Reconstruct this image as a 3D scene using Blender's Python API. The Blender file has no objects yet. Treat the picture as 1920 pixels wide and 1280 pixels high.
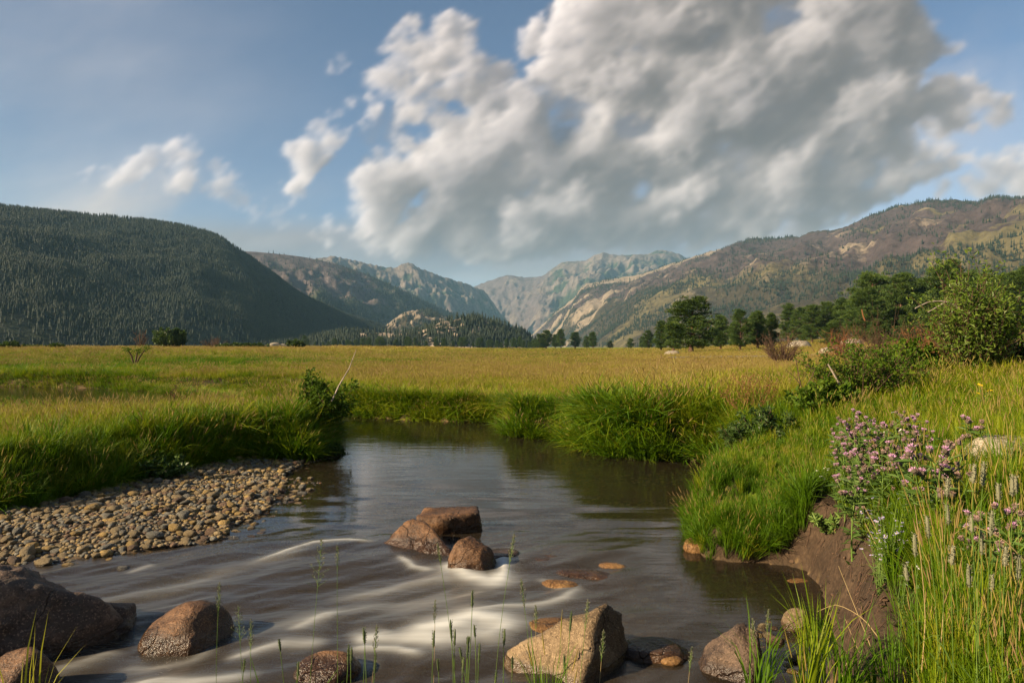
import bpy, bmesh, math, random
import numpy as np
from mathutils import Vector, Matrix, Euler

# ------------------------------------------------------------------ camera, sky, sun, exposure
scene = bpy.context.scene
COL = scene.collection
R = math.radians
EYE = 2.0            # eye height above the water, metres
HOR = 650.0          # horizon row in the 1920x1280 frame
FPX = 1280.0         # focal length in those pixels

cam_d = bpy.data.cameras.new('camera'); cam = bpy.data.objects.new('camera', cam_d); COL.objects.link(cam)
cam_d.sensor_width = 36; cam_d.lens = 24; cam_d.clip_start = 0.05; cam_d.clip_end = 60000
cam_d.shift_y = (HOR - 640) / 1920
cam.location = (0, 0, EYE); cam.rotation_euler = (R(90), 0, 0)
scene.camera = cam

SUN_AZ = R(-112)      # clockwise from +Y: the sun stands to the left
SUN_EL = R(27)
SKY_STRENGTH = 0.05
SUN_STRENGTH = 5.0
sun_d = bpy.data.lights.new('sun', 'SUN'); sun = bpy.data.objects.new('sun', sun_d); COL.objects.link(sun)
sun_d.energy = SUN_STRENGTH; sun_d.angle = R(0.5); sun_d.color = (1.0, 0.79, 0.53)
to_sun = Vector((math.sin(SUN_AZ)*math.cos(SUN_EL), math.cos(SUN_AZ)*math.cos(SUN_EL), math.sin(SUN_EL)))
sun.rotation_euler = to_sun.to_track_quat('Z', 'Y').to_euler(); sun.location = (0, 0, 50)

vs = scene.view_settings
scene.display_settings.display_device = 'sRGB'
vs.view_transform = 'Standard'; vs.look = 'None'; vs.gamma = 1.0; vs.use_curve_mapping = False
vs.exposure = 1.3
scene.render.engine = 'CYCLES'
scene.cycles.use_denoising = True
scene.cycles.max_bounces = 8; scene.cycles.transparent_max_bounces = 16
scene.cycles.diffuse_bounces = 3; scene.cycles.glossy_bounces = 3; scene.cycles.volume_bounces = 1
scene.cycles.transmission_bounces = 4
scene.cycles.use_adaptive_sampling = True; scene.cycles.adaptive_threshold = 0.012
scene.cycles.caustics_reflective = False; scene.cycles.caustics_refractive = False

def make_clouds(S=3.0):
    """2.5-D volumetric cloud bank on the tangent plane in front of the camera.
    returns rgb-ish scalars (sun, amb) premultiplied and alpha; plane units = photo px (1920 wide)."""
    U0,U1,V0,V1=-700,2640,-520,690
    nu=int((U1-U0)/S); nv=int((V1-V0)/S); nw=28
    u=U0+(np.arange(nu)+.5)*S; v=V0+(np.arange(nv)+.5)*S
    uu,vv=np.meshgrid(u,v)
    rng=np.random.default_rng(11)
    def fbm2(beta,lo,stretch,ang,seed):
        r=np.random.default_rng(seed)
        ky=np.fft.fftfreq(nv)[:,None]; kx=np.fft.rfftfreq(nu)[None,:]
        a=math.radians(ang); k1=kx*math.cos(a)+ky*math.sin(a); k2=-kx*math.sin(a)+ky*math.cos(a)
        k=np.sqrt((k1*stretch)**2+k2**2); k=np.maximum(k,lo)
        sp=k**(-beta); ph=r.random(sp.shape)*2*np.pi
        f=np.fft.irfft2(sp*np.exp(1j*ph),s=(nv,nu)); f-=f.mean(); return (f/f.std()).astype(np.float32)
    n1=fbm2(1.9,.004,1.25,-28,3); n2=fbm2(1.9,.004,1.25,-28,4)
    n3=fbm2(1.3,.02,1.3,-30,5); n4=fbm2(1.3,.02,1.3,-30,6); wu=uu+n1*10+n3*5; wv=vv+n2*9+n4*5
    H=[ # heaps: cx,cy,rx,ry,turn,density
     (735,350,82,76,0,1),(800,298,72,66,0,1),(862,330,105,92,0,1),(872,190,58,58,0,1),(935,182,62,72,0,.95),(965,262,112,92,0,1),(1010,345,155,105,0,1),(782,428,125,46,0,.9),(930,432,185,50,0,1),(1120,424,220,54,0,1),
     (1060,92,76,82,0,1),(1135,62,112,102,0,1),(1205,132,132,102,0,1),(1155,10,145,84,0,1),(1290,62,150,112,0,1),(1090,200,90,60,-20,.9),
     (1250,252,152,92,-25,1),(1372,180,162,92,-30,1),(1485,90,165,92,-30,1),(1610,12,165,84,-25,1),(1400,-20,180,80,0,1),
     (1330,362,192,72,-12,1),(1482,290,192,76,-25,1),(1622,212,172,72,-25,1),(1762,190,122,56,-25,.95),(1850,196,72,46,-15,.8),(1560,150,120,60,-30,.9),
     (1482,392,192,50,-12,1),(1622,350,152,46,-20,.95),(1742,300,112,40,-22,.85),(1200,446,262,38,-4,1),(900,462,180,26,0,1),(1010,410,150,60,0,1),(1640,280,120,50,-20,1),(1330,300,120,60,-15,1),
     (1682,80,92,82,-20,.85),(1770,52,62,52,-10,.55),
     (796,80,66,66,10,.72),(852,100,66,76,10,.6),(758,168,70,60,10,.72),(722,236,66,52,0,.75),(792,232,50,38,0,.5),
     (582,282,62,54,0,.95),(556,330,46,52,0,.85),(622,250,32,26,0,.45),(640,125,34,18,0,.25),(640,200,44,15,-25,.3),
     (322,302,62,40,0,.62),(262,322,72,36,0,.58),(362,330,72,42,0,.62),(418,350,56,36,0,.6),(200,326,72,22,0,.35),(140,320,44,16,0,.25),(442,382,42,26,0,.4),(600,430,60,26,0,.4),(500,410,60,30,0,.3),
     (1850,342,112,24,-12,.7),(1930,330,82,30,-10,.7),(1572,402,112,22,-22,.6),(1930,280,110,36,-20,.6),
     (2100,260,200,80,-20,.8),(2300,100,260,120,-15,.9),(2500,330,240,60,-10,.8),(2050,-200,220,90,-15,.8),(700,-330,260,90,-15,.6),(1500,-350,340,110,-10,.9),(1300,-180,330,90,0,.9),
     (-250,340,180,70,0,.6),(-500,200,150,70,-10,.6),(-520,420,220,50,0,.5)]
    # every heap is a pile of rounded lobes, stamped into a shallow volume (depth axis w, 15 px a layer)
    zw=(np.arange(nw)-(nw-1)/2)*15.0
    D=np.zeros((nw,nv,nu),np.float32); C0=np.zeros((nv,nu),np.float32); r=np.random.default_rng(21)
    ca,sa=math.cos(math.radians(-32)),math.sin(math.radians(-32))
    for cx,cy,rx,ry,ro,s in H:
        thin=s<.8; s=max(s,.55+.42*s) if thin else 1.08
        a=math.radians(ro); m=int(np.clip(10+rx*ry/320,10,64))
        for q in range(m):
            th=r.uniform(0,2*np.pi); rho=math.sqrt(r.random())*.92; f=r.uniform(.20,.52)*(1.15-.5*rho)
            lx,ly=rho*rx*math.cos(th),rho*ry*math.sin(th); px=cx+lx*math.cos(a)-ly*math.sin(a); py=cy+lx*math.sin(a)+ly*math.cos(a)
            R_=max(9.0,f*(ry*.75+rx*.25)); pz=math.sqrt(max(0,1-rho*rho))*min(ry,110)*r.uniform(-1,1)
            x0=max(0,int((px-R_*2.3-U0)/S)); x1=min(nu,int((px+R_*2.3-U0)/S)+2); y0=max(0,int((py-R_*2.3-V0)/S)); y1=min(nv,int((py+R_*2.3-V0)/S)+2)
            if x1<=x0 or y1<=y0: continue
            dx=wu[y0:y1,x0:x1]-px; dy=wv[y0:y1,x0:x1]-py
            k1=(dx*ca+dy*sa)/1.6; k2=-dx*sa+dy*ca; d2=(k1*k1+k2*k2)[None]+((zw-pz)**2)[:,None,None]
            g=np.exp(-d2/(R_*R_)*1.9).astype(np.float32)*s
            D[:,y0:y1,x0:x1]+=g; C0[y0:y1,x0:x1]=np.maximum(C0[y0:y1,x0:x1],g.max(0))
    # finer billows eat into the lobes
    kz=np.fft.fftfreq(nw)[:,None,None]*2.0; ky=np.fft.fftfreq(nv)[None,:,None]; kx=np.fft.rfftfreq(nu)[None,None,:]
    a=math.radians(-32); k1=kx*math.cos(a)+ky*math.sin(a); k2=-kx*math.sin(a)+ky*math.cos(a)
    k=np.sqrt((k1*1.35)**2+k2**2+kz**2); k=np.maximum(k,.012)
    sp=(k**(-1.9)*np.exp(-(k/.30)**2)).astype(np.float32)
    N=np.fft.irfftn(sp*np.exp(1j*(r.random(sp.shape)*2*np.pi)).astype(np.complex64),s=(nw,nv,nu)).astype(np.float32)
    N-=N.mean(); N/=N.std(); N=1.1-np.sqrt(N*N+.04)*1.45
    D=np.minimum(D,1.5); D=np.clip(D*.95+N*.42*np.clip(D*2.2,0,1)-.33,0,.9)
    C0=np.clip(C0,0,1)
    # sun from the left and above: march optical depth along +u
    tau=np.zeros_like(D); t=np.zeros((nw,nv),np.float32)
    kS=.26*S/3
    for i in range(nu):
        tau[:,:,i]=t
        t=t*(1-.036*S/3)+D[:,:,i]*kS
        t=.62*t+.38*np.vstack([np.zeros((1,nw),np.float32),t.T[:-1]]).T
        t[1:]=t[1:]*.93+t[:-1]*.07
    top=np.cumsum(D,axis=1)*(.030*S/3)
    sun=1.06*np.exp(-tau*.80)+.20*np.exp(-tau*.12)
    amb=.30+.70*np.exp(-top)
    aw=1-np.exp(-D*.55)
    T=np.cumprod(1-aw,axis=0); Tin=np.concatenate([np.ones((1,nv,nu),np.float32),T[:-1]])
    su=(Tin*aw*sun).sum(0); am=(Tin*aw*amb).sum(0); al=1-T[-1]
    # thin stratified veil low over the valley and drifting wisps behind the heaps
    vl=fbm2(1.75,.003,3.2,-6,8); wl=fbm2(1.8,.004,2.2,-32,9)
    band=np.exp(-((vv-492)/72)**4)*(.74+.26*np.clip(vl,-1.2,1.6))+.55*np.exp(-((vv-395)/70)**2)*np.exp(-((uu-330)/330)**2)*(.6+.5*np.clip(wl,-1,1.5))
    wisp=np.clip(wl-.55,0,1.2)*.45*np.exp(-((vv-230)/190)**2)*np.exp(-((uu-900)/1000)**4)
    veil=.34*np.exp(-((uu+120)/620)**2)*np.clip((vv+420)/500,0,1)*(1+.25*vl)
    va=np.clip(band+wisp+veil+.85*np.clip((C0-.3)*1.6,0,1)*np.clip((uu-640)/120,0,1)*.7,0,.88).astype(np.float32)
    vs=np.clip(.20-.06*np.clip((C0-.3)*1.6,0,1)+.10*wl+.10*vl-.10*np.exp(-((uu-1100)/420)**2)+.30*np.exp(-((uu-100)/480)**2)+.14*np.exp(-((vv-528)/18)**2)+.3*np.exp(-((uu-1900)/330)**2),.05,.8)
    k=(1-al)*va
    su=su+k*vs; am=am+k*.78; al=al+k
    def soft(f):                                        # drawn out a little by the wind
        for dx,dy in ((2,-1),(1,-1)): f=.72*f+.14*(np.roll(f,(dy,dx),(0,1))+np.roll(f,(-dy,-dx),(0,1)))
        return f
    su,am,al=soft(su),soft(am),soft(al)
    return (U0,V0,S,nu,nv),su,am,al


def cloud_environment():
    """The cloud field as a lat-long map: R = sunlit share, G = skylit share, B = cover."""
    (U0, V0, S, nu, nv), su, am, al = make_clouds()
    A = np.stack([su, am, al], -1).astype(np.float32)
    W, H = 3600, 1800
    out = np.zeros((H, W, 4), np.float32); out[..., 3] = 1
    el = (np.arange(H) + .5)/H*math.pi - math.pi/2
    rows = np.where((el > R(-3)) & (el < R(62)))[0]
    ph = -((np.arange(W) + .5)/W - .5)*2*math.pi
    az = np.arctan2(np.cos(ph), np.sin(ph))            # 0 = +Y, + towards +X
    lim = R(51)                                        # the same weather goes on all round, mirrored
    az = np.abs(((az + lim) % (4*lim)) - 2*lim) - lim
    az = -az
    uu = 960 + FPX*np.tan(az)[None, :]*np.ones((len(rows), 1))
    vv = HOR - FPX*np.tan(el[rows])[:, None]/np.cos(az)[None, :]
    fx = np.clip((uu - U0)/S - .5, 0, nu - 1.001); fy = np.clip((vv - V0)/S - .5, 0, nv - 1.001)
    x0 = fx.astype(int); y0 = fy.astype(int); ax = (fx - x0)[..., None]; ay = (fy - y0)[..., None]
    r = (A[y0, x0]*(1-ax) + A[y0, x0+1]*ax)*(1-ay) + (A[y0+1, x0]*(1-ax) + A[y0+1, x0+1]*ax)*ay
    fade = np.clip((vv - (V0 + 30))/160, 0, 1)[..., None]
    out[rows, :, :3] = r*fade
    im = bpy.data.images.new('cloud_field', W, H, float_buffer=True, is_data=True)
    im.pixels.foreach_set(out.ravel())
    return im

world = bpy.data.worlds.new('World'); scene.world = world; world.use_nodes = True
nt = world.node_tree; nt.nodes.clear()
def wn(t, **k):
    n = nt.nodes.new(t)
    for a, b in k.items(): setattr(n, a, b)
    return n
CLOUD_SUN = (0.425, 0.365, 0.320); CLOUD_AMB = (0.046, 0.0415, 0.050)
w_out = wn('ShaderNodeOutputWorld'); w_bg = wn('ShaderNodeBackground'); w_bg.inputs['Strength'].default_value = SKY_STRENGTH
w_sky = wn('ShaderNodeTexSky', sky_type='NISHITA', sun_disc=False, sun_elevation=SUN_EL, sun_rotation=SUN_AZ)
w_sky.altitude = 2400; w_sky.air_density = 1.0; w_sky.dust_density = 2.2; w_sky.ozone_density = 1.3
w_env = wn('ShaderNodeTexEnvironment'); w_env.image = cloud_environment(); w_env.interpolation = 'Cubic'
w_sep = wn('ShaderNodeSeparateColor'); nt.links.new(w_env.outputs['Color'], w_sep.inputs[0])
def vscale(col, fac):
    m = wn('ShaderNodeVectorMath', operation='SCALE'); m.inputs[0].default_value = [c/SKY_STRENGTH for c in col]
    nt.links.new(fac, m.inputs['Scale']); return m.outputs[0]
w_add = wn('ShaderNodeVectorMath', operation='ADD')
nt.links.new(vscale(CLOUD_SUN, w_sep.outputs[0]), w_add.inputs[0]); nt.links.new(vscale(CLOUD_AMB, w_sep.outputs[1]), w_add.inputs[1])
w_inv = wn('ShaderNodeMath', operation='SUBTRACT'); w_inv.inputs[0].default_value = 1; nt.links.new(w_sep.outputs[2], w_inv.inputs[1])
w_sc = wn('ShaderNodeVectorMath', operation='SCALE'); nt.links.new(w_sky.outputs[0], w_sc.inputs[0]); nt.links.new(w_inv.outputs[0], w_sc.inputs['Scale'])
w_fin = wn('ShaderNodeVectorMath', operation='ADD'); nt.links.new(w_sc.outputs[0], w_fin.inputs[0]); nt.links.new(w_add.outputs[0], w_fin.inputs[1])
nt.links.new(w_fin.outputs[0], w_bg.inputs['Color']); nt.links.new(w_bg.outputs[0], w_out.inputs[0])

# ------------------------------------------------------------------ helpers
def P(px, py, D):                                   # point at depth D that the frame shows at (px, py)
    return ((px-960)/FPX*D, D, EYE + (HOR-py)/FPX*D)
def G(px, py, z=0.0):                               # ground point at height z
    D = (EYE - z)*FPX/(py - HOR); return ((px-960)/FPX*D, D)

_perm = np.random.default_rng(5).integers(0, 1 << 30, 4096)
def _hash(i, j, k, seed):
    h = _perm[(i + seed*131) & 4095]; h = _perm[(h + j) & 4095]; h = _perm[(h + k) & 4095]
    return (h & 0xffffff)/float(0xffffff)*2 - 1
def noise3(x, y, z=0.0, seed=0):
    x, y, z = np.broadcast_arrays(np.asarray(x, float), np.asarray(y, float), np.asarray(z, float))
    i = np.floor(x).astype(np.int64); j = np.floor(y).astype(np.int64); k = np.floor(z).astype(np.int64)
    f = x-i; g = y-j; h = z-k
    f = f*f*f*(f*(f*6-15)+10); g = g*g*g*(g*(g*6-15)+10); h = h*h*h*(h*(h*6-15)+10)
    r = 0
    for a in (0, 1):
        for b in (0, 1):
            for c in (0, 1):
                r = r + _hash(i+a, j+b, k+c, seed)*(f if a else 1-f)*(g if b else 1-g)*(h if c else 1-h)
    return r
def fbm(x, y, z=0.0, oct=4, seed=0, gain=.5):
    r = 0; a = 1; s = 1.0; n = 0
    for o in range(oct):
        r = r + a*noise3(x*s, y*s, z*s if not np.isscalar(z) or z else z, seed+o*7); n += a; a *= gain; s *= 2.03
    return r/n*1.6
def sstep(a, b, x):
    t = np.clip((x-a)/(b-a), 0, 1); return t*t*(3-2*t)

def sdf_poly(x, y, poly):                           # signed distance, negative inside
    d = np.full(np.shape(x), 1e9); inside = np.zeros(np.shape(x), bool); n = len(poly)
    for i in range(n):
        ax, ay = poly[i]; bx, by = poly[(i+1) % n]
        ex, ey = bx-ax, by-ay; wx, wy = x-ax, y-ay
        t = np.clip((wx*ex + wy*ey)/(ex*ex+ey*ey+1e-12), 0, 1)
        d = np.minimum(d, (wx-ex*t)**2 + (wy-ey*t)**2)
        c = ((ay <= y) & (by > y)) | ((by <= y) & (ay > y))
        if abs(ey) > 1e-9: inside ^= c & (x < ax + (y-ay)/ey*ex)
    d = np.sqrt(d); return np.where(inside, -d, d)
def dist_line(x, y, pts):                           # distance to a polyline and the parameter along it
    best = np.full(np.shape(x), 1e9); tt = np.zeros(np.shape(x)); n = len(pts)-1
    for i in range(n):
        ax, ay = pts[i]; bx, by = pts[i+1]; ex, ey = bx-ax, by-ay; wx, wy = x-ax, y-ay
        t = np.clip((wx*ex + wy*ey)/(ex*ex+ey*ey+1e-12), 0, 1)
        d = np.hypot(wx-ex*t, wy-ey*t); m = d < best
        best = np.where(m, d, best); tt = np.where(m, (i+t)/n, tt)
    return best, tt
def smooth_line(pts, it=2):
    for _ in range(it):
        q = []
        for i in range(len(pts)):
            a = pts[i]; b = pts[(i+1) % len(pts)]
            q += [(a[0]*.75+b[0]*.25, a[1]*.75+b[1]*.25), (a[0]*.25+b[0]*.75, a[1]*.25+b[1]*.75)]
        pts = q
    return pts

def mesh(name, V, Q=None, T=None, attrs=None, smooth=True, mats=(), midx=None):
    me = bpy.data.meshes.new(name)
    V = np.asarray(V, np.float32).reshape(-1, 3)
    Q = np.zeros((0, 4), np.int32) if Q is None or len(Q) == 0 else np.asarray(Q, np.int32).reshape(-1, 4)
    T = np.zeros((0, 3), np.int32) if T is None or len(T) == 0 else np.asarray(T, np.int32).reshape(-1, 3)
    me.vertices.add(len(V)); me.vertices.foreach_set('co', V.ravel())
    nl = Q.size + T.size; npoly = len(Q) + len(T)
    if npoly:
        me.loops.add(nl); me.polygons.add(npoly)
        me.loops.foreach_set('vertex_index', np.concatenate([Q.ravel(), T.ravel()]))
        me.polygons.foreach_set('loop_start', np.concatenate([np.arange(len(Q))*4, Q.size + np.arange(len(T))*3]).astype(np.int32))
        me.polygons.foreach_set('use_smooth', np.full(npoly, smooth))
        if midx is not None: me.polygons.foreach_set('material_index', np.asarray(midx, np.int32))
    for k, a in (attrs or {}).items():
        a = np.asarray(a, np.float32)
        if a.ndim == 2: at = me.attributes.new(k, 'FLOAT_VECTOR', 'POINT'); at.data.foreach_set('vector', a.ravel())
        else: at = me.attributes.new(k, 'FLOAT', 'POINT'); at.data.foreach_set('value', a)
    for m in mats: me.materials.append(m)
    me.update(); me.validate() if npoly < 20000 else None
    return me
class MB:
    """collects triangles and quads for ONE mesh"""
    def __init__(s): s.V = []; s.Q = []; s.T = []; s.n = 0; s.a = []; s.mq = []; s.mt = []
    def add(s, V, Q=None, T=None, a=0.0, m=0):
        V = np.asarray(V, float).reshape(-1, 3); s.V.append(V)
        if Q is not None and len(Q): s.Q.append(np.asarray(Q).reshape(-1, 4)+s.n); s.mq += [m]*len(s.Q[-1])
        if T is not None and len(T): s.T.append(np.asarray(T).reshape(-1, 3)+s.n); s.mt += [m]*len(s.T[-1])
        s.a.append(np.full(len(V), a, float) if np.isscalar(a) else np.asarray(a, float)); s.n += len(V)
    def tube(s, pts, rad, sides=6, a=0.0, m=0, cap=True):
        pts = np.asarray(pts, float); n = len(pts)
        rad = np.full(n, rad) if np.isscalar(rad) else np.asarray(rad, float)
        tg = np.gradient(pts, axis=0); tg /= np.linalg.norm(tg, axis=1)[:, None]+1e-9
        up = np.array([0, 0, 1.]) if abs(tg[0, 2]) < .9 else np.array([1., 0, 0])
        A = np.cross(tg, up); A /= np.linalg.norm(A, axis=1)[:, None]+1e-9; B = np.cross(tg, A)
        an = np.arange(sides)/sides*2*np.pi
        V = pts[:, None]+rad[:, None, None]*(np.cos(an)[None, :, None]*A[:, None]+np.sin(an)[None, :, None]*B[:, None])
        i = np.arange(n-1)[:, None]*sides; j = np.arange(sides)[None]; k = (j+1) % sides
        Q = np.stack([i+j, i+k, i+sides+k, i+sides+j], -1).reshape(-1, 4)
        s.add(V.reshape(-1, 3), Q, None, a, m)
        if cap:
            s.add(np.vstack([V[-1], pts[-1:]+tg[-1:]*rad[-1]*.4]), None, [(q, (q+1) % sides, sides) for q in range(sides)], a, m)
    def leaves(s, pos, direc, length, width, rng, a=0.0, m=0, fold=.25):
        """kite leaves: pos (n,3), direc (n,3)"""
        pos = np.asarray(pos, float); d = np.asarray(direc, float); n = len(pos)
        d = d/(np.linalg.norm(d, axis=1)[:, None]+1e-9)
        r = rng.normal(size=(n, 3)); r[:, 2] = np.abs(r[:, 2])*.6
        side = np.cross(d, r); side /= np.linalg.norm(side, axis=1)[:, None]+1e-9
        nor = np.cross(side, d)
        L = np.broadcast_to(length, (n,))[:, None]; Wd = np.broadcast_to(width, (n,))[:, None]
        p0 = pos; p2 = pos + d*L - nor*L*.12; p1 = pos+d*L*.45+side*Wd*.5+nor*Wd*fold; p3 = pos+d*L*.45-side*Wd*.5+nor*Wd*fold
        V = np.stack([p0, p1, p2, p3], 1).reshape(-1, 3); b = np.arange(n)[:, None]*4
        T = np.concatenate([b+np.array([[0, 1, 2]]), b+np.array([[0, 2, 3]])])
        s.add(V, None, T, a if np.isscalar(a) else np.repeat(np.asarray(a), 4), m)
    def mesh(s, name, mats, smooth=True, attr='v'):
        V = np.vstack(s.V); Q = np.vstack(s.Q) if s.Q else None; T = np.vstack(s.T) if s.T else None
        return mesh(name, V, Q, T, {attr: np.concatenate(s.a)}, smooth, mats, s.mq+s.mt)

def obj(name, data, parent=None, loc=(0, 0, 0), rz=0.0, sc=None):
    o = bpy.data.objects.new(name, data); COL.objects.link(o); o.location = loc; o.rotation_euler = (0, 0, rz)
    if sc is not None: o.scale = sc if not np.isscalar(sc) else (sc,)*3
    if parent: o.parent = parent
    return o
def tag(o, label=None, cat=None, group=None, kind=None):
    for k, v in (('label', label), ('category', cat), ('group', group), ('kind', kind)):
        if v: o[k] = v
    return o
def empty(name, loc, label, cat, group=None, rz=0.0):
    o = bpy.data.objects.new(name, None); COL.objects.link(o); o.location = loc; o.rotation_euler = (0, 0, rz)
    o.empty_display_size = .1
    return tag(o, label, cat, group)
def copy_tree(o, parent=None):
    c = o.copy(); COL.objects.link(c)
    if parent: c.parent = parent
    for ch in list(o.children): copy_tree(ch, c)
    return c

# ------------------------------------------------------------------ materials
class NT:
    def __init__(s, name):
        s.m = bpy.data.materials.new(name); s.m.use_nodes = True; s.t = s.m.node_tree; s.t.nodes.clear()
        s.out = s.n('ShaderNodeOutputMaterial')
    def n(s, t, **k):
        x = s.t.nodes.new(t)
        for a, b in k.items(): setattr(x, a, b)
        return x
    def l(s, a, b): s.t.links.new(a, b)
    def set(s, sock, v):
        if hasattr(v, 'is_linked') or isinstance(v, bpy.types.NodeSocket): s.l(v, sock)
        elif isinstance(v, tuple) and len(v) == 3 and sock.type == 'RGBA': sock.default_value = (*v, 1)
        else: sock.default_value = v
    def attr(s, name, typ='GEOMETRY'):
        return s.n('ShaderNodeAttribute', attribute_name=name, attribute_type=typ).outputs['Fac']
    def pos(s): return s.n('ShaderNodeNewGeometry').outputs['Position']
    def objc(s): return s.n('ShaderNodeTexCoord').outputs['Object']
    def mapping(s, vec, scale=(1, 1, 1), rot=(0, 0, 0), loc=(0, 0, 0)):
        m = s.n('ShaderNodeMapping'); s.l(vec, m.inputs[0]); m.inputs['Scale'].default_value = scale
        m.inputs['Rotation'].default_value = rot; m.inputs['Location'].default_value = loc; return m.outputs[0]
    def noise(s, vec, scale, detail=4, rough=.55, dist=0.0):
        x = s.n('ShaderNodeTexNoise'); s.l(vec, x.inputs['Vector']); x.inputs['Scale'].default_value = scale
        x.inputs['Detail'].default_value = detail; x.inputs['Roughness'].default_value = rough; x.inputs['Distortion'].default_value = dist
        return x.outputs['Fac']
    def voro(s, vec, scale, feature='F1', out='Distance'):
        x = s.n('ShaderNodeTexVoronoi', feature=feature); s.l(vec, x.inputs['Vector']); x.inputs['Scale'].default_value = scale
        return x.outputs[out]
    def mr(s, v, a, b, c=0.0, d=1.0):
        x = s.n('ShaderNodeMapRange'); x.clamp = True; s.l(v, x.inputs[0])
        for i, q in enumerate((a, b, c, d)): x.inputs[i+1].default_value = q
        return x.outputs[0]
    def math(s, op, a, b=0.0):
        x = s.n('ShaderNodeMath', operation=op); s.set(x.inputs[0], a); s.set(x.inputs[1], b); return x.outputs[0]
    def mix(s, f, a, b, blend='MIX'):
        x = s.n('ShaderNodeMix', data_type='RGBA', blend_type=blend)
        s.set(x.inputs[0], f); s.set(x.inputs[6], a); s.set(x.inputs[7], b); return x.outputs[2]
    def ramp(s, f, stops):
        x = s.n('ShaderNodeValToRGB'); e = x.color_ramp.elements
        while len(e) < len(stops): e.new(.5)
        for q, (p, c) in zip(e, stops): q.position = p; q.color = (*c, 1)
        s.l(f, x.inputs[0]); return x.outputs[0]
    def bump(s, h, strength=.5, dist=.02, normal=None):
        b = s.n('ShaderNodeBump'); s.l(h, b.inputs['Height']); b.inputs['Strength'].default_value = strength
        b.inputs['Distance'].default_value = dist
        if normal: s.l(normal, b.inputs['Normal'])
        return b.outputs[0]
    def bsdf(s, col, rough=.8, normal=None, spec=.3):
        b = s.n('ShaderNodeBsdfPrincipled'); s.set(b.inputs['Base Color'], col); s.set(b.inputs['Roughness'], rough)
        s.set(b.inputs['Specular IOR Level'], spec)
        if normal: s.l(normal, b.inputs['Normal'])
        return b.outputs[0]
    def fin(s, shader): s.l(shader, s.out.inputs[0]); return s.m
    def leafy(s, col, trans=.35, rough=.5, spec=.25):
        b = s.bsdf(col, rough, None, spec); t = s.n('ShaderNodeBsdfTranslucent'); s.set(t.inputs[0], col)
        x = s.n('ShaderNodeMixShader'); x.inputs[0].default_value = trans; s.l(b, x.inputs[1]); s.l(t.outputs[0], x.inputs[2])
        return s.fin(x.outputs[0])

def m_grass(name, stops, inst='tint', trans=.4):
    n = NT(name); rnd = n.n('ShaderNodeObjectInfo').outputs['Random']
    t = n.attr(inst, 'INSTANCER'); v = n.attr('v')           # v: 0 root .. 1 tip, >1.5 seed head
    ns = n.noise(n.pos(), 2.3, 2)
    f = n.math('ADD', t, n.math('MULTIPLY', n.math('SUBTRACT', rnd, .5), .52)); f = n.math('ADD', f, n.math('MULTIPLY', n.math('SUBTRACT', ns, .5), .30))
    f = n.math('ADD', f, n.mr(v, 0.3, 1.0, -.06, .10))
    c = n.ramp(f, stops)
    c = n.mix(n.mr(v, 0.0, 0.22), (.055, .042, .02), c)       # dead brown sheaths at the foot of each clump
    seed = n.ramp(rnd, [(0, (.32, .235, .06)), (.5, (.34, .285, .065)), (1, (.31, .20, .095))])
    c = n.mix(n.mr(v, 1.4, 1.5), c, seed)
    return n.leafy(c, trans, .55, .2)
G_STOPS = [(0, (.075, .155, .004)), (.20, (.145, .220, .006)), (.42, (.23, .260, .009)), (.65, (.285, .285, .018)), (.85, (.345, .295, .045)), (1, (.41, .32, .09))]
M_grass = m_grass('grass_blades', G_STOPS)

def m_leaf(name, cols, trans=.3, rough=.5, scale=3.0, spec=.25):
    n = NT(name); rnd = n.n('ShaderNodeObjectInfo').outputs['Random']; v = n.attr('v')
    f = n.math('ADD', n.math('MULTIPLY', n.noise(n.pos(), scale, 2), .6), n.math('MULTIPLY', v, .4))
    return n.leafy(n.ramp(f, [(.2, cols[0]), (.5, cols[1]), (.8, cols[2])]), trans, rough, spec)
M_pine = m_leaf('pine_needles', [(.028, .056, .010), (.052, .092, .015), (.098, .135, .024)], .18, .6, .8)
M_conifer = m_leaf('forest_conifers', [(.005, .012, .008), (.010, .021, .011), (.024, .036, .015)], .08, .7, .02)  # needle colours darkened to stand in for cloud shade on the left hill
M_willow = m_leaf('willow_leaves', [(.055, .10, .012), (.105, .165, .016), (.18, .225, .04)], .35, .45, 4)
M_shrub = m_leaf('shrub_leaves', [(.035, .080, .007), (.075, .135, .010), (.15, .195, .018)], .4, .55, 4, .12)
M_darkleaf = m_leaf('dark_leaves', [(.025, .05, .010), (.045, .085, .016), (.09, .13, .03)], .3, .4, 5)
M_thleaf = m_leaf('thistle_leaves', [(.05, .10, .02), (.09, .16, .03), (.16, .22, .06)], .3, .5, 9)

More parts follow.
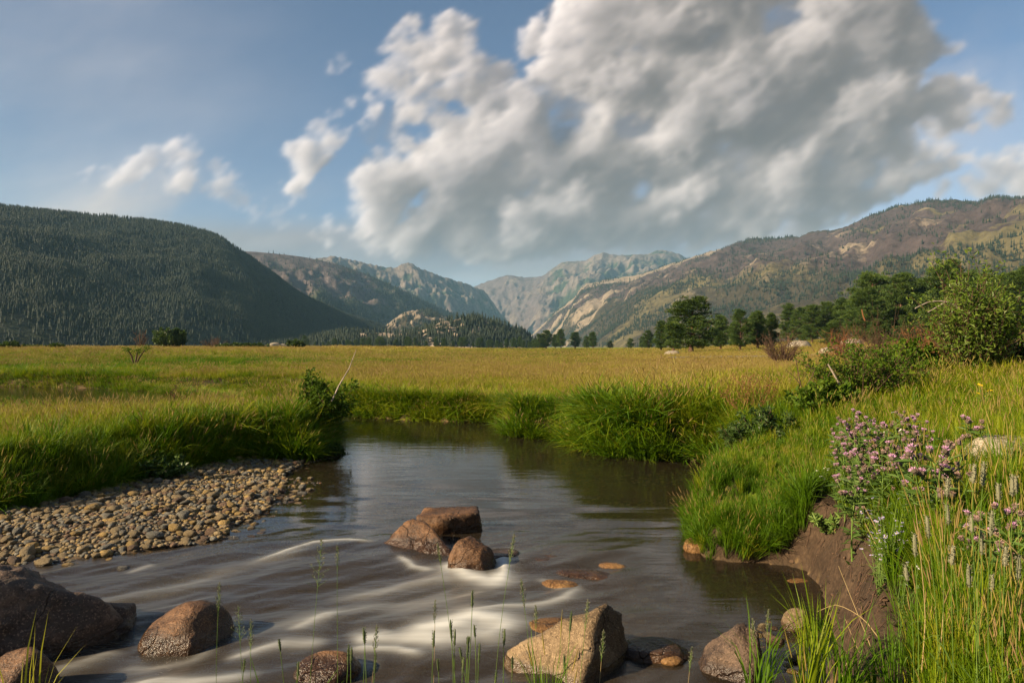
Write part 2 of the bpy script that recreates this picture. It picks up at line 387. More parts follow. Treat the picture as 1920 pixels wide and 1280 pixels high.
def m_bark(name, a, b, scale=6):
    n = NT(name); p = n.mapping(n.objc(), (scale, scale, scale*.35)); f = n.noise(p, 1.5, 5, .65)
    return n.fin(n.bsdf(n.ramp(f, [(.3, a), (.7, b)]), .9, n.bump(f, .6, .03)))
M_bark = m_bark('pine_bark', (.045, .028, .02), (.16, .085, .05))
M_twig = m_bark('brown_twigs', (.045, .026, .016), (.13, .075, .045), 12)
M_redtwig = m_bark('reddish_twigs', (.11, .045, .018), (.24, .10, .035), 12)
M_greytwig = m_bark('bleached_wood', (.22, .17, .13), (.46, .38, .31), 12)
M_stem = m_leaf('green_stems', [(.07, .12, .02), (.11, .18, .03), (.19, .25, .05)], .1, .5, 6)
M_strawstem = m_leaf('straw_stems', [(.24, .17, .07), (.34, .25, .11), (.42, .33, .16)], .1, .6, 6)
M_seed = m_leaf('green_seed_heads', [(.05, .075, .025), (.085, .11, .04), (.14, .16, .07)], .1, .7, 20)
M_seedgrey = m_leaf('dull_seed_heads', [(.11, .115, .06), (.17, .17, .10), (.25, .23, .15)], .1, .7, 20)
M_purple = m_leaf('thistle_tufts', [(.46, .22, .40), (.62, .36, .54), (.72, .48, .64)], .25, .7, 30)
M_pinkdry = m_leaf('faded_thistle_tufts', [(.24, .15, .12), (.36, .235, .20), (.46, .31, .28)], .25, .7, 30)
M_rust = m_leaf('rusty_seeds', [(.10, .045, .02), (.17, .075, .03), (.25, .12, .05)], .15, .7, 20)
M_bud = m_leaf('thistle_buds', [(.06, .06, .03), (.10, .075, .05), (.13, .09, .09)], .05, .7, 30)
M_aster = m_leaf('lilac_petals', [(.40, .34, .64), (.52, .46, .74), (.66, .62, .80)], .3, .6, 30)
M_white = m_leaf('white_petals', [(.62, .60, .56), (.74, .72, .68), (.82, .8, .76)], .3, .6, 30)
M_yellow = m_leaf('yellow_petals', [(.70, .48, .01), (.80, .58, .02), (.85, .66, .03)], .3, .6, 30)

def m_rock(name, dark, mid, light, scale=3.0, rough=.75, wet=None, lich=None, spec=.35, streak=0.0):
    """wet: height (m) under which the stone is water-dark"""
    n = NT(name); o = n.objc()
    rnd = n.n('ShaderNodeObjectInfo').outputs['Random']
    cx = n.n('ShaderNodeCombineXYZ'); n.l(n.math('MULTIPLY', rnd, 37.0), cx.inputs[0])
    va = n.n('ShaderNodeVectorMath', operation='ADD'); n.l(o, va.inputs[0]); n.l(cx.outputs[0], va.inputs[1]); o = va.outputs[0]
    f = n.noise(o, scale, 7, .62, .4); g = n.noise(o, scale*9, 4, .6)
    c = n.ramp(n.math('ADD', n.math('MULTIPLY', f, .75), n.math('MULTIPLY', g, .25)), [(.36, dark), (.5, mid), (.64, light)])
    sp = n.mr(n.noise(o, scale*34, 2, .5), .56, .66); c = n.mix(n.math('MULTIPLY', sp, .55), c, tuple(min(1, q*1.7) for q in light))
    sp2 = n.mr(n.noise(o, scale*22, 2, .5), .40, .32); c = n.mix(n.math('MULTIPLY', sp2, .6), c, tuple(q*.4 for q in dark))
    dn = n.n('ShaderNodeTexNoise'); n.l(o, dn.inputs['Vector']); dn.inputs['Scale'].default_value = scale*1.3; dn.inputs['Detail'].default_value = 4
    mxv = n.n('ShaderNodeMix', data_type='VECTOR'); mxv.inputs[0].default_value = .22; n.l(o, mxv.inputs[4]); n.l(dn.outputs['Color'], mxv.inputs[5])
    crk = n.mr(n.voro(mxv.outputs[1], scale*.85, 'DISTANCE_TO_EDGE'), 0, .009); c = n.mix(crk, n.mix(.45, c, (.01, .007, .005)), c)
    if lich: c = n.mix(n.math('MULTIPLY', n.mr(n.noise(o, scale*2.2, 5, .65), .56, .66), .75), c, lich)
    r = rough
    if wet is not None:
        sx = n.n('ShaderNodeSeparateXYZ'); n.l(n.pos(), sx.inputs[0])
        zz = n.math('ADD', sx.outputs[2], n.math('MULTIPLY', n.math('SUBTRACT', f, .5), wet*.9))
        w = n.mr(zz, wet*.75, wet*1.25); c = n.mix(w, n.mix(.62, c, (.018, .010, .006)), c); r = n.mr(w, 0, 1, .22, rough)
    h = n.math('ADD', f, n.math('MULTIPLY', g, .30)); h = n.math('ADD', h, n.math('MULTIPLY', n.noise(o, scale*30, 3, .6), .12)); h = n.math('ADD', h, n.math('MULTIPLY', crk, .35))
    return n.fin(n.bsdf(c, r, n.bump(h, .9, .05), spec))
M_rock_brown = m_rock('brown_river_rock', (.014,.008,.005), (.070,.034,.014), (.19,.098,.043), 3.2, .62, .10)
M_rock_dark = m_rock('dark_river_rock', (0.014, 0.01, 0.008), (0.055, 0.036, 0.025), (0.13, 0.085, 0.055), 3.0, .7, .06)
M_rock_tan = m_rock('tan_granite', (.04,.026,.014), (.125,.083,.043), (.25,.178,.10), 3.0, .8, .05, (.10, .08, .06))
M_rock_big = m_rock('grey_brown_granite', (0.0385, 0.0275, 0.02035), (0.0825, 0.055, 0.0396), (0.187, 0.121, 0.07975), 2.2, .8, .06, (.06, .05, .04))
M_clod = m_rock('soil_clods', (.02, .013, .008), (.055, .036, .022), (.12, .08, .05), 20, .9)
M_rock_amber = m_rock('amber_sunken_rock', (.06,.028,.009), (.135,.066,.02), (.23,.13,.045), 3.0, .6)
M_rock_pale = m_rock('pale_granite', (0.13, 0.11, 0.075), (0.25, 0.21, 0.15), (0.36, 0.31, 0.23), 1.5, .85)
cob_cols = {'tan': ((.12, .085, .04), (.24, .175, .085), (.36, .275, .145)), 'grey': ((.07, .065, .05), (.15, .14, .11), (.26, .24, .19)),
            'brown': ((.05, .03, .018), (.13, .075, .042), (.23, .15, .085)), 'ochre': ((.17, .105, .03), (.31, .20, .06), (.42, .30, .11))}
M_cob = {k: m_rock(k+'_cobble', *v, 14.0, .6, .02) for k, v in cob_cols.items()}

def m_ground():
    n = NT('ground'); p = n.pos()
    soil = n.attr('soil'); bed = n.attr('bed'); tint = n.attr('tint'); grav = n.attr('gravel')
    f = n.noise(p, .35, 6, .6); g = n.noise(p, 4.0, 5, .6); fi = n.noise(p, 26.0, 4, .65)
    mot = n.math('ADD', n.math('MULTIPLY', f, .5), n.math('MULTIPLY', g, .5))
    far = n.math('ADD', n.math('MULTIPLY', tint, .85), n.math('MULTIPLY', n.math('SUBTRACT', mot, .5), .7))
    grass = n.ramp(far, [(0, (.07, .11, .007)), (.3, (.155, .175, .010)), (.55, (.25, .245, .018)), (.8, (.32, .27, .05)), (1, (.41, .31, .09))])
    s = n.ramp(n.math('ADD', n.math('MULTIPLY', g, .5), n.math('MULTIPLY', fi, .5)), [(.3, (.020, .013, .008)), (.5, (.050, .032, .019)), (.7, (.105, .068, .040))])
    s = n.mix(n.mr(n.voro(p, 22), .06, .0), s, (.17, .12, .08))
    c = n.mix(n.mr(n.math('ADD', soil, n.math('MULTIPLY', n.math('SUBTRACT', g, .5), .5)), .4, .6), grass, s)
    # stream bed: silt and rounded pebbles
    vc = n.n('ShaderNodeTexVoronoi'); n.l(p, vc.inputs['Vector']); vc.inputs['Scale'].default_value = 13
    cr = n.n('ShaderNodeSeparateColor'); n.l(vc.outputs['Color'], cr.inputs[0])
    pb = n.ramp(cr.outputs[0], [(0, (.09, .062, .03)), (.45, (.23, .145, .06)), (.75, (.37, .24, .095)), (1, (.48, .35, .17))])
    pb = n.mix(n.mr(vc.outputs['Distance'], .38, .55), pb, (.04, .03, .02))
    pb = n.mix(n.mr(n.noise(p, .9, 4), .42, .58), (.17, .115, .055), pb)
    c = n.mix(bed, c, pb); c = n.mix(grav, c, n.mix(n.mr(fi, .35, .65), (.05, .036, .023), (.15, .105, .06)))
    h = n.math('ADD', n.math('MULTIPLY', g, .6), n.math('MULTIPLY', fi, .4))
    return n.fin(n.bsdf(c, .9, n.bump(h, .8, .06), .2))
M_ground = m_ground()

def m_water():
    n = NT('river_water'); p = n.pos(); foam = n.attr('foam'); calm = n.attr('calm')
    # ripples drawn out across the current: two stretched noises, the rapids turned to the down-left flow
    rip = n.noise(n.mapping(p, (.9, 5.5, 1)), 1.0, 3, .5, .3)
    rap = n.noise(n.mapping(p, (1.2, 5.0, 1), (0, 0, R(-38))), 1.0, 4, .5, .5)
    fine = n.noise(n.mapping(p, (.55, 9.0, 1), (0, 0, R(-36))), 1.6, 3, .55, .2)
    h = n.n('ShaderNodeMix', data_type='FLOAT'); n.l(calm, h.inputs[0]); n.l(rap, h.inputs[2]); n.l(rip, h.inputs[3])
    hh = n.math('MULTIPLY', h.outputs[0], n.mr(calm, 0, 1, 1.0, .30)); nor = n.bump(hh, .17, .10)
    fr = n.n('ShaderNodeFresnel'); fr.inputs['IOR'].default_value = 1.33; n.l(nor, fr.inputs['Normal'])
    gl = n.n('ShaderNodeBsdfGlossy'); gl.inputs['Color'].default_value = (.96, .96, .96, 1); n.set(gl.inputs['Roughness'], n.mr(calm, 0, 1, .28, .06)); n.l(nor, gl.inputs['Normal'])
    tr = n.n('ShaderNodeBsdfTransparent'); tr.inputs[0].default_value = (.88, .73, .48, 1)
    silt = n.n('ShaderNodeBsdfDiffuse'); silt.inputs[0].default_value = (.150, .115, .075, 1)
    ms = n.n('ShaderNodeMixShader'); n.set(ms.inputs[0], n.mr(calm, 0, 1, .19, .10)); n.l(tr.outputs[0], ms.inputs[1]); n.l(silt.outputs[0], ms.inputs[2])
    m1 = n.n('ShaderNodeMixShader'); n.l(fr.outputs[0], m1.inputs[0]); n.l(ms.outputs[0], m1.inputs[1]); n.l(gl.outputs[0], m1.inputs[2])
    wd = n.n('ShaderNodeBsdfDiffuse'); wd.inputs[0].default_value = (.62, .63, .60, 1)
    ff = n.math('MULTIPLY', foam, n.mr(fine, .25, .75, .70, 1.12)); ff = n.math('MINIMUM', ff, .92)
    m2 = n.n('ShaderNodeMixShader'); n.l(ff, m2.inputs[0]); n.l(m1.outputs[0], m2.inputs[1]); n.l(wd.outputs[0], m2.inputs[2])
    return n.fin(m2.outputs[0])
M_water = m_water()

def m_mountain(name, floor, burn, open_, rock, scale, haze=1):
    """attrs rock / open / burn blend four covers; noise breaks the borders"""
    n = NT(name); p = n.pos(); a = n.attr('rock'); b = n.attr('open'); u = n.attr('burn')
    f = n.noise(p, scale, 8, .68); g = n.noise(p, scale*6, 6, .7); s2 = n.math('SUBTRACT', n.math('ADD', n.math('MULTIPLY', f, .5), n.math('MULTIPLY', g, .5)), .5)
    def br(x, k=1.3): return n.mr(n.math('ADD', x, n.math('MULTIPLY', s2, k)), .38, .62)
    def sh(c, k=.45): return n.mix(n.mr(g, .3, .7), tuple(q*(1-k) for q in c), tuple(min(1, q*(1+k)) for q in c))
    c = n.mix(br(u), sh(floor), sh(burn)); c = n.mix(br(b), c, sh(open_, .3)); c = n.mix(br(a), c, sh(rock, .4))
    return n.fin(n.bsdf(c, .95, n.bump(n.math('ADD', f, n.math('MULTIPLY', g, .4)), .8, .12/scale), .1))
M_hill = m_mountain('forest_hill', (.009, .015, .010), (.035, .028, .026), (.045, .052, .026), (.30, .24, .18), .006)  # floor colour also lowered, cloud shade on the left hill put into it
M_burnt = m_mountain('burnt_hill', (.040, .034, .022), (.055, .041, .040), (.108, .092, .045), (.190, .155, .115), .006)
M_far = m_mountain('far_mountain', (.030, .042, .022), (.085, .068, .066), (.10, .09, .05), (.125, .103, .088), .0025)
n_ = NT('asphalt_road'); M_road = n_.fin(n_.bsdf(n_.ramp(n_.noise(n_.pos(), 8, 4), [(.3, (.10, .10, .105)), (.7, (.17, .17, .175))]), .85))
n_ = NT('air_haze'); v_ = n_.n('ShaderNodeVolumePrincipled')
HAZE = 5.2e-5
v_.inputs['Color'].default_value = (.36, .68, 1.0, 1); v_.inputs['Density'].default_value = HAZE; v_.inputs['Anisotropy'].default_value = 0.0
n_.l(v_.outputs[0], n_.out.inputs['Volume']); M_haze = n_.m
# ------------------------------------------------------------------ the ground
RIVER = [(-16, 1.2), (-6, 1.9), (-3, 2.3), (0, 2.55), (1.2, 2.9), (1.75, 3.6), G(1566, 1280), G(1556, 1200), G(1542, 1130), G(1530, 1082),
         G(1475, 1058), G(1380, 1058), G(1312, 1042), G(1288, 1004), G(1318, 960), G(1395, 922), G(1385, 892), G(1335, 866), G(1205, 860), G(1130, 850), G(1065, 822),
         G(1010, 820), G(962, 818), (0.02, 16.5), G(958, 791), G(850, 788), G(760, 785), G(650, 779), (-7.5, 22.3), (-12, 27), (-17, 31.5), (-23, 34.5), (-33, 35.5), (-46, 36),
         (-46, 28), (-33, 27.2), (-24, 27.0), (-18, 24.5), (-12, 21), (-8, 18.2), G(622, 800), G(592, 836), G(578, 860), G(545, 888), G(532, 930),
         G(500, 960), G(432, 990), G(402, 1016), G(290, 1032), G(200, 1050), G(100, 1052), G(0, 1068), (-7, 5.75), (-16, 5.0)]
GRAVEL = [(-16, 5.0), (-7, 5.75), G(0, 1068), G(100, 1052), G(200, 1050), G(290, 1032), G(402, 1016), G(432, 990), G(500, 960), G(532, 930), G(545, 888), G(578, 858),
          G(480, 868), G(400, 876), G(330, 900), G(250, 914), G(160, 940), G(60, 968), G(0, 980), (-7.5, 7.0), (-16, 6.8)]
RIVER_S = smooth_line(RIVER, 2)
GRAVEL = [(a+.22, b-.30) if i < 12 else (a, b) for i, (a, b) in enumerate(GRAVEL)]
GRAVEL_S = smooth_line(GRAVEL, 1)

def wet_sdf(x, y):
    j = .075*fbm(x*1.7, y*1.7, oct=3, seed=3)*np.clip(np.asarray(y)/8, .4, 1.0)
    return sdf_poly(x, y, RIVER_S) + j, sdf_poly(x, y, GRAVEL_S) + j

def ground(x, y, full=False):
    x = np.asarray(x, float); y = np.asarray(y, float)
    near = (np.abs(x) < 60) & (y > -8) & (y < 60)
    dr = np.full(x.shape, 20.0); dg = np.full(x.shape, 20.0)
    if near.any():
        a, b = wet_sdf(x[near], y[near]); dr[near] = a; dg[near] = b
    dw = np.minimum(dr, dg)
    lowleft = sstep(-6, -10, x)*sstep(11, 15, y)*sstep(34, 28, y)          # the gentle shore of the far bend
    soilbank = sstep(1.3, 1.9, x)*sstep(9.0, 7.2, y)
    wdt = .17 + 11.0*lowleft + .10*soilbank + .42*sstep(15, 10, y)*(x < -2)
    islet = np.exp(-(((x-2.15)/.52)**2 + ((y-6.75)/.62)**2)**1.5)
    base = .56 + .05*fbm(x*.35, y*.35, oct=3, seed=9) - .30*islet + .10*fbm(x*.03, y*.03, oct=2, seed=4)*sstep(20, 60, y) - .14*sstep(14, 19, y)*sstep(24, 19, y)*(x > -6)*(x < 1)
    land = .03 + base*sstep(0, 1, np.clip(dw/wdt, 0, 1)**(.8+.5*lowleft))
    rise = .215*np.logaddexp(0, (x-2.9)*5)/5*sstep(1.0, 3.0, y)*sstep(32, 11, y)
    rise = 1.15*(1-np.exp(-rise/1.15))*1.1
    hill = .062*np.logaddexp(0, (x-(12+.20*y))/6)*6*sstep(30, 60, y)
    hill = np.where(hill > 30, 30 + (hill-30)*.25, hill)*sstep(900, 500, y)
    left = .85*sstep(-14, -34, x)*sstep(38, 75, y)*(1-sstep(300, 700, y)*.6)
    z = land + rise*sstep(0, .8, dw) + hill + left
    grav = .02 + .11*sstep(0, 1.4, dr) + .015*fbm(x*3, y*3, oct=2, seed=2)
    z = np.where((dg < 0) & (dr > 0), grav, z)
    bed = -.03 - .22*sstep(0, 1.6, -dr) + .05*fbm(x*1.2, y*1.2, oct=3, seed=6)
    z = np.where(dr < 0, np.minimum(bed, -.02), z)
    z = z + np.where(dw > .3, .02*fbm(x*2.5, y*2.5, oct=3, seed=12), 0)*sstep(.3, .8, dw)
    # broken clods on the bare soil bank
    sb = soilbank*sstep(0, .10, dw)*sstep(.62, .34, dw)
    z = z + sb*(.085*fbm(x*5, y*5, oct=4, seed=15) + .03*fbm(x*17, y*17, oct=2, seed=16))
    if not full: return z
    soil = np.where(dw < wdt*1.0, 1.0, 0.0)*(1-lowleft) 
    soil = np.maximum(soil, sb)
    return z, dr, dg, dw, soil
def gz(x, y): return float(ground(np.array([x]), np.array([y]))[0])

def meadow_tint(x, y):
    """0 lush green .. 1 straw: the meadow's own patches"""
    t = .19 + .36*fbm(x*.05, y*.035, oct=4, seed=31) + .16*fbm(x*.5, y*.4, oct=3, seed=33)
    t = t + .75*sstep(60, 100, y)*sstep(-18, -40, x)*sstep(700, 400, y) + .22*sstep(100, 170, y)*sstep(-60, -20, x)                          # golden strip far left
    t = t + .24*sstep(23, 29, y)*sstep(50, 38, y)*np.exp(-((x/np.maximum(y, 1)+.02)/.22)**2)
    t = t + .30*sstep(.12, .20, x/np.maximum(y, 1))*sstep(16, 30, y)*sstep(900, 300, y)
    t = t - .05*sstep(40, 90, y)*np.exp(-((x/np.maximum(y, 1)-.05)/.30)**2)
    return t

def axis(segs):
    a = [segs[0][0]]
    for lo, hi, st in segs:
        n = max(1, int(round((hi-lo)/st))); a += list(lo+(hi-lo)*(np.arange(1, n+1)/n))
    return np.array(a)
def geo(a0, a1, n): return list(a0*(a1/a0)**(np.arange(1, n+1)/n))
def grid_mesh(name, xs, ys, Z, attrs, mats):
    X, Y = np.meshgrid(xs, ys); nx, ny = len(xs), len(ys)
    V = np.stack([X, Y, Z], -1).reshape(-1, 3)
    i = np.arange(ny-1)[:, None]*nx + np.arange(nx-1)[None]
    Q = np.stack([i, i+1, i+nx+1, i+nx], -1).reshape(-1, 4)
    return mesh(name, V, Q, None, attrs, True, mats)

xs = np.array([-q for q in geo(40, 9000, 40)][::-1] + list(axis([(-40, -13, .5), (-13, -6, .16), (-6, 1.2, .09), (1.2, 4.2, .055), (4.2, 9, .14)])) + geo(9, 9000, 50))
ys = np.array([-60, -20, -8, -3, 0] + list(axis([(1, 9, .075), (9, 17, .11), (17, 38, .4)])) + geo(38, 12000, 64))
X, Y = np.meshgrid(xs, ys)
Z, dr, dg, dw, soil = ground(X, Y, True)
tint = meadow_tint(X, Y)
bedm = sstep(.02, -.08, dr); gravm = ((dg < .12) & (dr > -.1))*1.0
g_me = grid_mesh('ground', xs, ys, Z, {'soil': soil.ravel(), 'bed': bedm.ravel(), 'tint': tint.ravel(), 'gravel': gravm.ravel()}, [M_ground])
tag(obj('ground', g_me), kind='structure')

# ------------------------------------------------------------------ the river
FOAM = [  # photographed streaks of white water: polyline, half width (m), strength
 ([(716, 1016), (660, 1014), (600, 1020), (545, 1035), (470, 1060)], .028, .6), ([(600, 1020), (520, 1048), (380, 1085), (250, 1120), (120, 1150)], .10, .12),
 ([(745, 1040), (775, 1062), (815, 1070)], .03, .6), ([(838, 1050), (845, 1068), (880, 1082), (935, 1088), (958, 1070)], .085, .85), ([(948, 1045), (962, 1072), (940, 1095)], .045, .9),
 ([(940, 1090), (870, 1115), (800, 1130), (700, 1140), (560, 1165), (420, 1200)], .10, .16), ([(870, 1085), (800, 1092), (720, 1105), (600, 1125)], .08, .25),
 ([(1100, 1098), (1070, 1118), (1010, 1135), (950, 1140), (880, 1150)], .035, .52),
 ([(985, 1188), (950, 1170), (900, 1160), (850, 1172), (800, 1190), (740, 1200)], .12, .95), ([(975, 1196), (900, 1192), (820, 1205), (700, 1200), (640, 1195)], .08, .6),
 ([(640, 1160), (615, 1158), (580, 1175), (540, 1190)], .055, .40), ([(740, 1180), (700, 1195), (660, 1215)], .05, .35),
 ([(610, 1210), (540, 1212), (480, 1225), (420, 1240)], .05, .50), ([(790, 1240), (740, 1225), (690, 1222), (640, 1225)], .035, .62),
 ([(500, 1272), (400, 1276), (300, 1280), (200, 1296)], .045, .62), ([(700, 1262), (640, 1256), (560, 1268)], .04, .35),
 ([(420, 1205), (360, 1235), (280, 1252), (200, 1262)], .05, .22), ([(290, 1060), (262, 1068), (230, 1080)], .04, .25), ([(220, 1215), (160, 1240), (60, 1270)], .08, .22),
 ([(1010, 1080), (1060, 1100), (1100, 1096)], .03, .25), ([(905, 1040), (950, 1032), (972, 1045)], .025, .35)]
wx = np.array(list(axis([(-46, -8, 1.0), (-8, -4.5, .12), (-4.5, 2.8, .028), (2.8, 6, .3)])))
wy = np.array(list(axis([(.6, 3.6, .2), (3.6, 7.6, .028), (7.6, 13, .12), (13, 38, .8)])))
WX, WY = np.meshgrid(wx, wy)
foam = np.zeros(WX.shape)
nearm = (WX > -5) & (WX < 2) & (WY > 3.4) & (WY < 8)
fx, fy = WX[nearm], WY[nearm]
jx = .05*fbm(fx*1.6, fy*1.6, oct=2, seed=41); jy = .05*fbm(fx*1.6, fy*1.6, oct=2, seed=42)
ff = np.zeros(fx.shape)
for pl, wd, st in FOAM:
    d, t = dist_line(fx+jx, fy+jy, [G(*q) for q in pl])
    ff = 1-(1-ff)*(1-st*(.72*np.exp(-(d/(wd*1.15))**2)+.20*np.exp(-(d/(wd*2.6))**2))*sstep(-.02, .18, t)*sstep(1.02, .75, t)*.95)
foam[nearm] = ff
ca = math.radians(38); al = WX*math.cos(ca)+WY*math.sin(ca); ac = -WX*math.sin(ca)+WY*math.cos(ca)
rough = sstep(8.0, 6.2, WY)*sstep(1.6, .6, WX)
wz = rough*(.022*fbm(al*1.1, ac*3.2, oct=3, seed=51)) + .028*foam + .006*fbm(WX*.9, WY*3.5, oct=2, seed=52)*sstep(11, 9, WY)*sstep(6, 7.5, WY)
wz = wz + .03*rough*sstep(5.5, 7.2, WY)                                    # the water stands a little higher above the rocks
r_me = grid_mesh('river', wx, wy, wz, {'foam': foam.ravel(), 'calm': (1-rough).ravel()}, [M_water])
tag(obj('river', r_me), kind='structure')

# ------------------------------------------------------------------ mountains
def resample(pts, n):
    pts = np.asarray(pts, float); s = np.linspace(0, len(pts)-1, n); i = np.minimum(s.astype(int), len(pts)-2); f = (s-i)[:, None]
    p0 = pts[np.maximum(i-1, 0)]; p1 = pts[i]; p2 = pts[i+1]; p3 = pts[np.minimum(i+2, len(pts)-1)]
    a = .5*((2*p1)+(-p0+p2)*f+(2*p0-5*p1+4*p2-p3)*f*f+(-p0+3*p1-3*p2+p3)*f**3)
    lin = p1*(1-f)+p2*f
    return .6*a+.4*lin
def mountain(name, crest, foot, mat, n=220, m=70, power=1.1, amp=.10, gully=3.0, seed=0, cover=None, drop=0.0, jag=0.0, foot_z=.3, label=None, rk=.035):
    """crest: (px, py, D) along the skyline; foot: (px, D) along the valley floor; a real slope between them and down the far side"""
    c = resample(crest, n); f = resample(foot, n)
    cx = (c[:, 0]-960)/FPX*c[:, 2]; cy = c[:, 2]; cz = EYE+(HOR-c[:, 1])/FPX*c[:, 2]-drop
    fx = (f[:, 0]-960)/FPX*f[:, 1]; fy = f[:, 1]
    s = np.cumsum(np.r_[0, np.hypot(np.diff(cx), np.diff(cy))])
    t = np.r_[np.linspace(0, 1, m), 1+np.linspace(.05, 1.0, 14)]
    T, S = np.meshgrid(t, s)
    q = np.minimum(T, 1)[..., None]
    Xm = fx[:, None]+(cx-fx)[:, None]*T; Ym = fy[:, None]+(cy-fy)[:, None]*T
    L = float(np.median(np.hypot(cx-fx, cy-fy)))
    H = cz[:, None]
    prof = np.where(T <= 1, np.minimum(T, 1)**power, 1-(T-1)*.9)
    g1 = fbm(S/L*gully*1.4+.5*T, T*2.2, oct=5, seed=seed+1); g2 = 1-np.abs(fbm(S/L*gully*2.6+.5*g1-.7*T, T*5.0+.4*g1, oct=5, seed=seed+2)); g3 = fbm(Xm/L*14, Ym/L*14, oct=4, seed=seed+3)
    win = np.clip(np.minimum(T, 1)*3, 0, 1)*np.clip(np.abs(1-T)*4, 0, 1)
    dz = H*amp*(g1*.9+(g2-.6)*.9+g3*.35)*win
    edge = np.exp(-((T-1)/.05)**2)
    dz = dz + jag*edge*(fbm(S/L*60, T*2, oct=4, seed=seed+8))
    Zm = foot_z + (H-foot_z)*prof + dz
    cov = cover(Xm, Ym, Zm, T, S/L, g1, g2, g3, c[:, 0][:, None]*np.ones_like(T)) if cover else (np.zeros_like(T),)*3
    Zm = Zm + np.clip(cov[0], 0, 1)*H*rk*win*(1-np.abs(fbm(Xm/L*26, Ym/L*26, Zm/L*30, 5, seed+21))*1.6)      # broken crags where rock shows
    nx, ny = T.shape
    V = np.stack([Xm, Ym, Zm], -1).reshape(-1, 3)
    i = np.arange(nx-1)[:, None]*ny + np.arange(ny-1)[None]
    Q = np.stack([i, i+ny, i+ny+1, i+1], -1).reshape(-1, 4)
    me = mesh(name, V, Q, None, {'rock': cov[0].ravel(), 'open': cov[1].ravel(), 'burn': cov[2].ravel()}, True, [mat])
    tag(obj(name, me), label, kind='structure')
    return dict(X=Xm, Y=Ym, Z=Zm, T=T, S=S, rock=cov[0], open=cov[1], burn=cov[2])

def cov_left(X, Y, Z, T, s, g1, g2, g3, px):
    return np.clip(.10+.30*(g3 > .55), 0, 1)*0+.28*sstep(.35, .9, g3+g2*.3), .30*sstep(.35, .05, T)+.25*g1*(T < .5), .35*sstep(560, 700, px)*sstep(.3, .6, T)
left_hill = mountain('left_hill', [(-900, 430, 800), (-620, 392, 900), (-380, 372, 1000), (-150, 366, 1120), (0, 378, 1220), (110, 390, 1300), (245, 402, 1390), (330, 414, 1460), (400, 430, 1520), (440, 455, 1570), (500, 497, 1650), (560, 543, 1740), (640, 580, 1840), (740, 614, 1960), (800, 648, 2050)],
    [(-900, 330), (-500, 420), (-150, 520), (100, 610), (300, 720), (450, 860), (540, 1000), (600, 1200), (680, 1500), (760, 1800), (800, 2000)], M_hill, 240, 70, 1.0, .05, 2.0, 100, cov_left, drop=9)

def cov_second(X, Y, Z, T, s, g1, g2, g3, px):
    return .15+.3*sstep(.3, .8, g3), .55*sstep(.42, .2, T)*sstep(-.2, .3, g1), .75*sstep(.35, .6, T)*sstep(740, 600, px)+.3
second_hill = mountain('second_hill', [(250, 500, 2700), (400, 470, 2750), (470, 467, 2800), (560, 476, 2900), (620, 488, 2950), (680, 507, 3050), (740, 533, 3150), (800, 563, 3280), (870, 592, 3400), (930, 618, 3500), (980, 642, 3600)],
    [(250, 1700), (500, 1800), (640, 2000), (760, 2300), (850, 2700), (920, 3100), (980, 3500)], M_far, 200, 60, 1.1, .10, 3, 200, cov_second, drop=10)

def cov_rocky(X, Y, Z, T, s, g1, g2, g3, px):
    return np.clip(.30+.55*sstep(.45, 1, T)+.35*g2-.3+.35*g3, 0, 1), .25*sstep(.2, .6, g1), .5*sstep(.8, .3, T)+.25*g1
third_mountain = mountain('rocky_mountain', [(430, 520, 4700), (560, 490, 4800), (625, 481, 4900), (660, 487, 5000), (700, 496, 5050), (738, 502, 5080), (755, 494, 5090), (772, 494, 5100), (790, 504, 5120), (830, 518, 5200), (870, 531, 5280), (895, 540, 5330), (908, 545, 5360), (920, 560, 5400), (940, 590, 5450), (975, 625, 5500)],
    [(430, 3600), (640, 3700), (760, 3900), (850, 4300), (920, 4800), (960, 5200), (990, 5500)], M_far, 260, 80, 1.0, .12, 4, 300, cov_rocky, jag=7, rk=.018)

def cov_back(X, Y, Z, T, s, g1, g2, g3, px):
    return np.clip(.22+.45*sstep(1000, 1100, px)*sstep(.5, .9, T)+.45*(g2-.6)+.4*g3, 0, 1), .15+.25*g1, .75*sstep(1100, 1000, px)+.35*sstep(.75, .4, T)
mountain('back_mountain', [(800, 560, 7400), (860, 548, 7300), (893, 535, 7200), (950, 516, 7100), (985, 520, 7000), (1018, 516, 6900), (1040, 500, 6800), (1060, 490, 6750), (1098, 489, 6700), (1110, 480, 6700), (1130, 474, 6700), (1160, 478, 6750), (1212, 476, 6800), (1238, 469, 6800), (1270, 475, 6800), (1330, 500, 6900), (1500, 500, 7000)],
    [(800, 6300), (900, 6000), (960, 5500), (1000, 5000), (1040, 4700), (1100, 4600), (1200, 4700), (1500, 5200)], M_far, 280, 80, 1.0, .11, 4, 400, cov_back, jag=5, rk=.015)

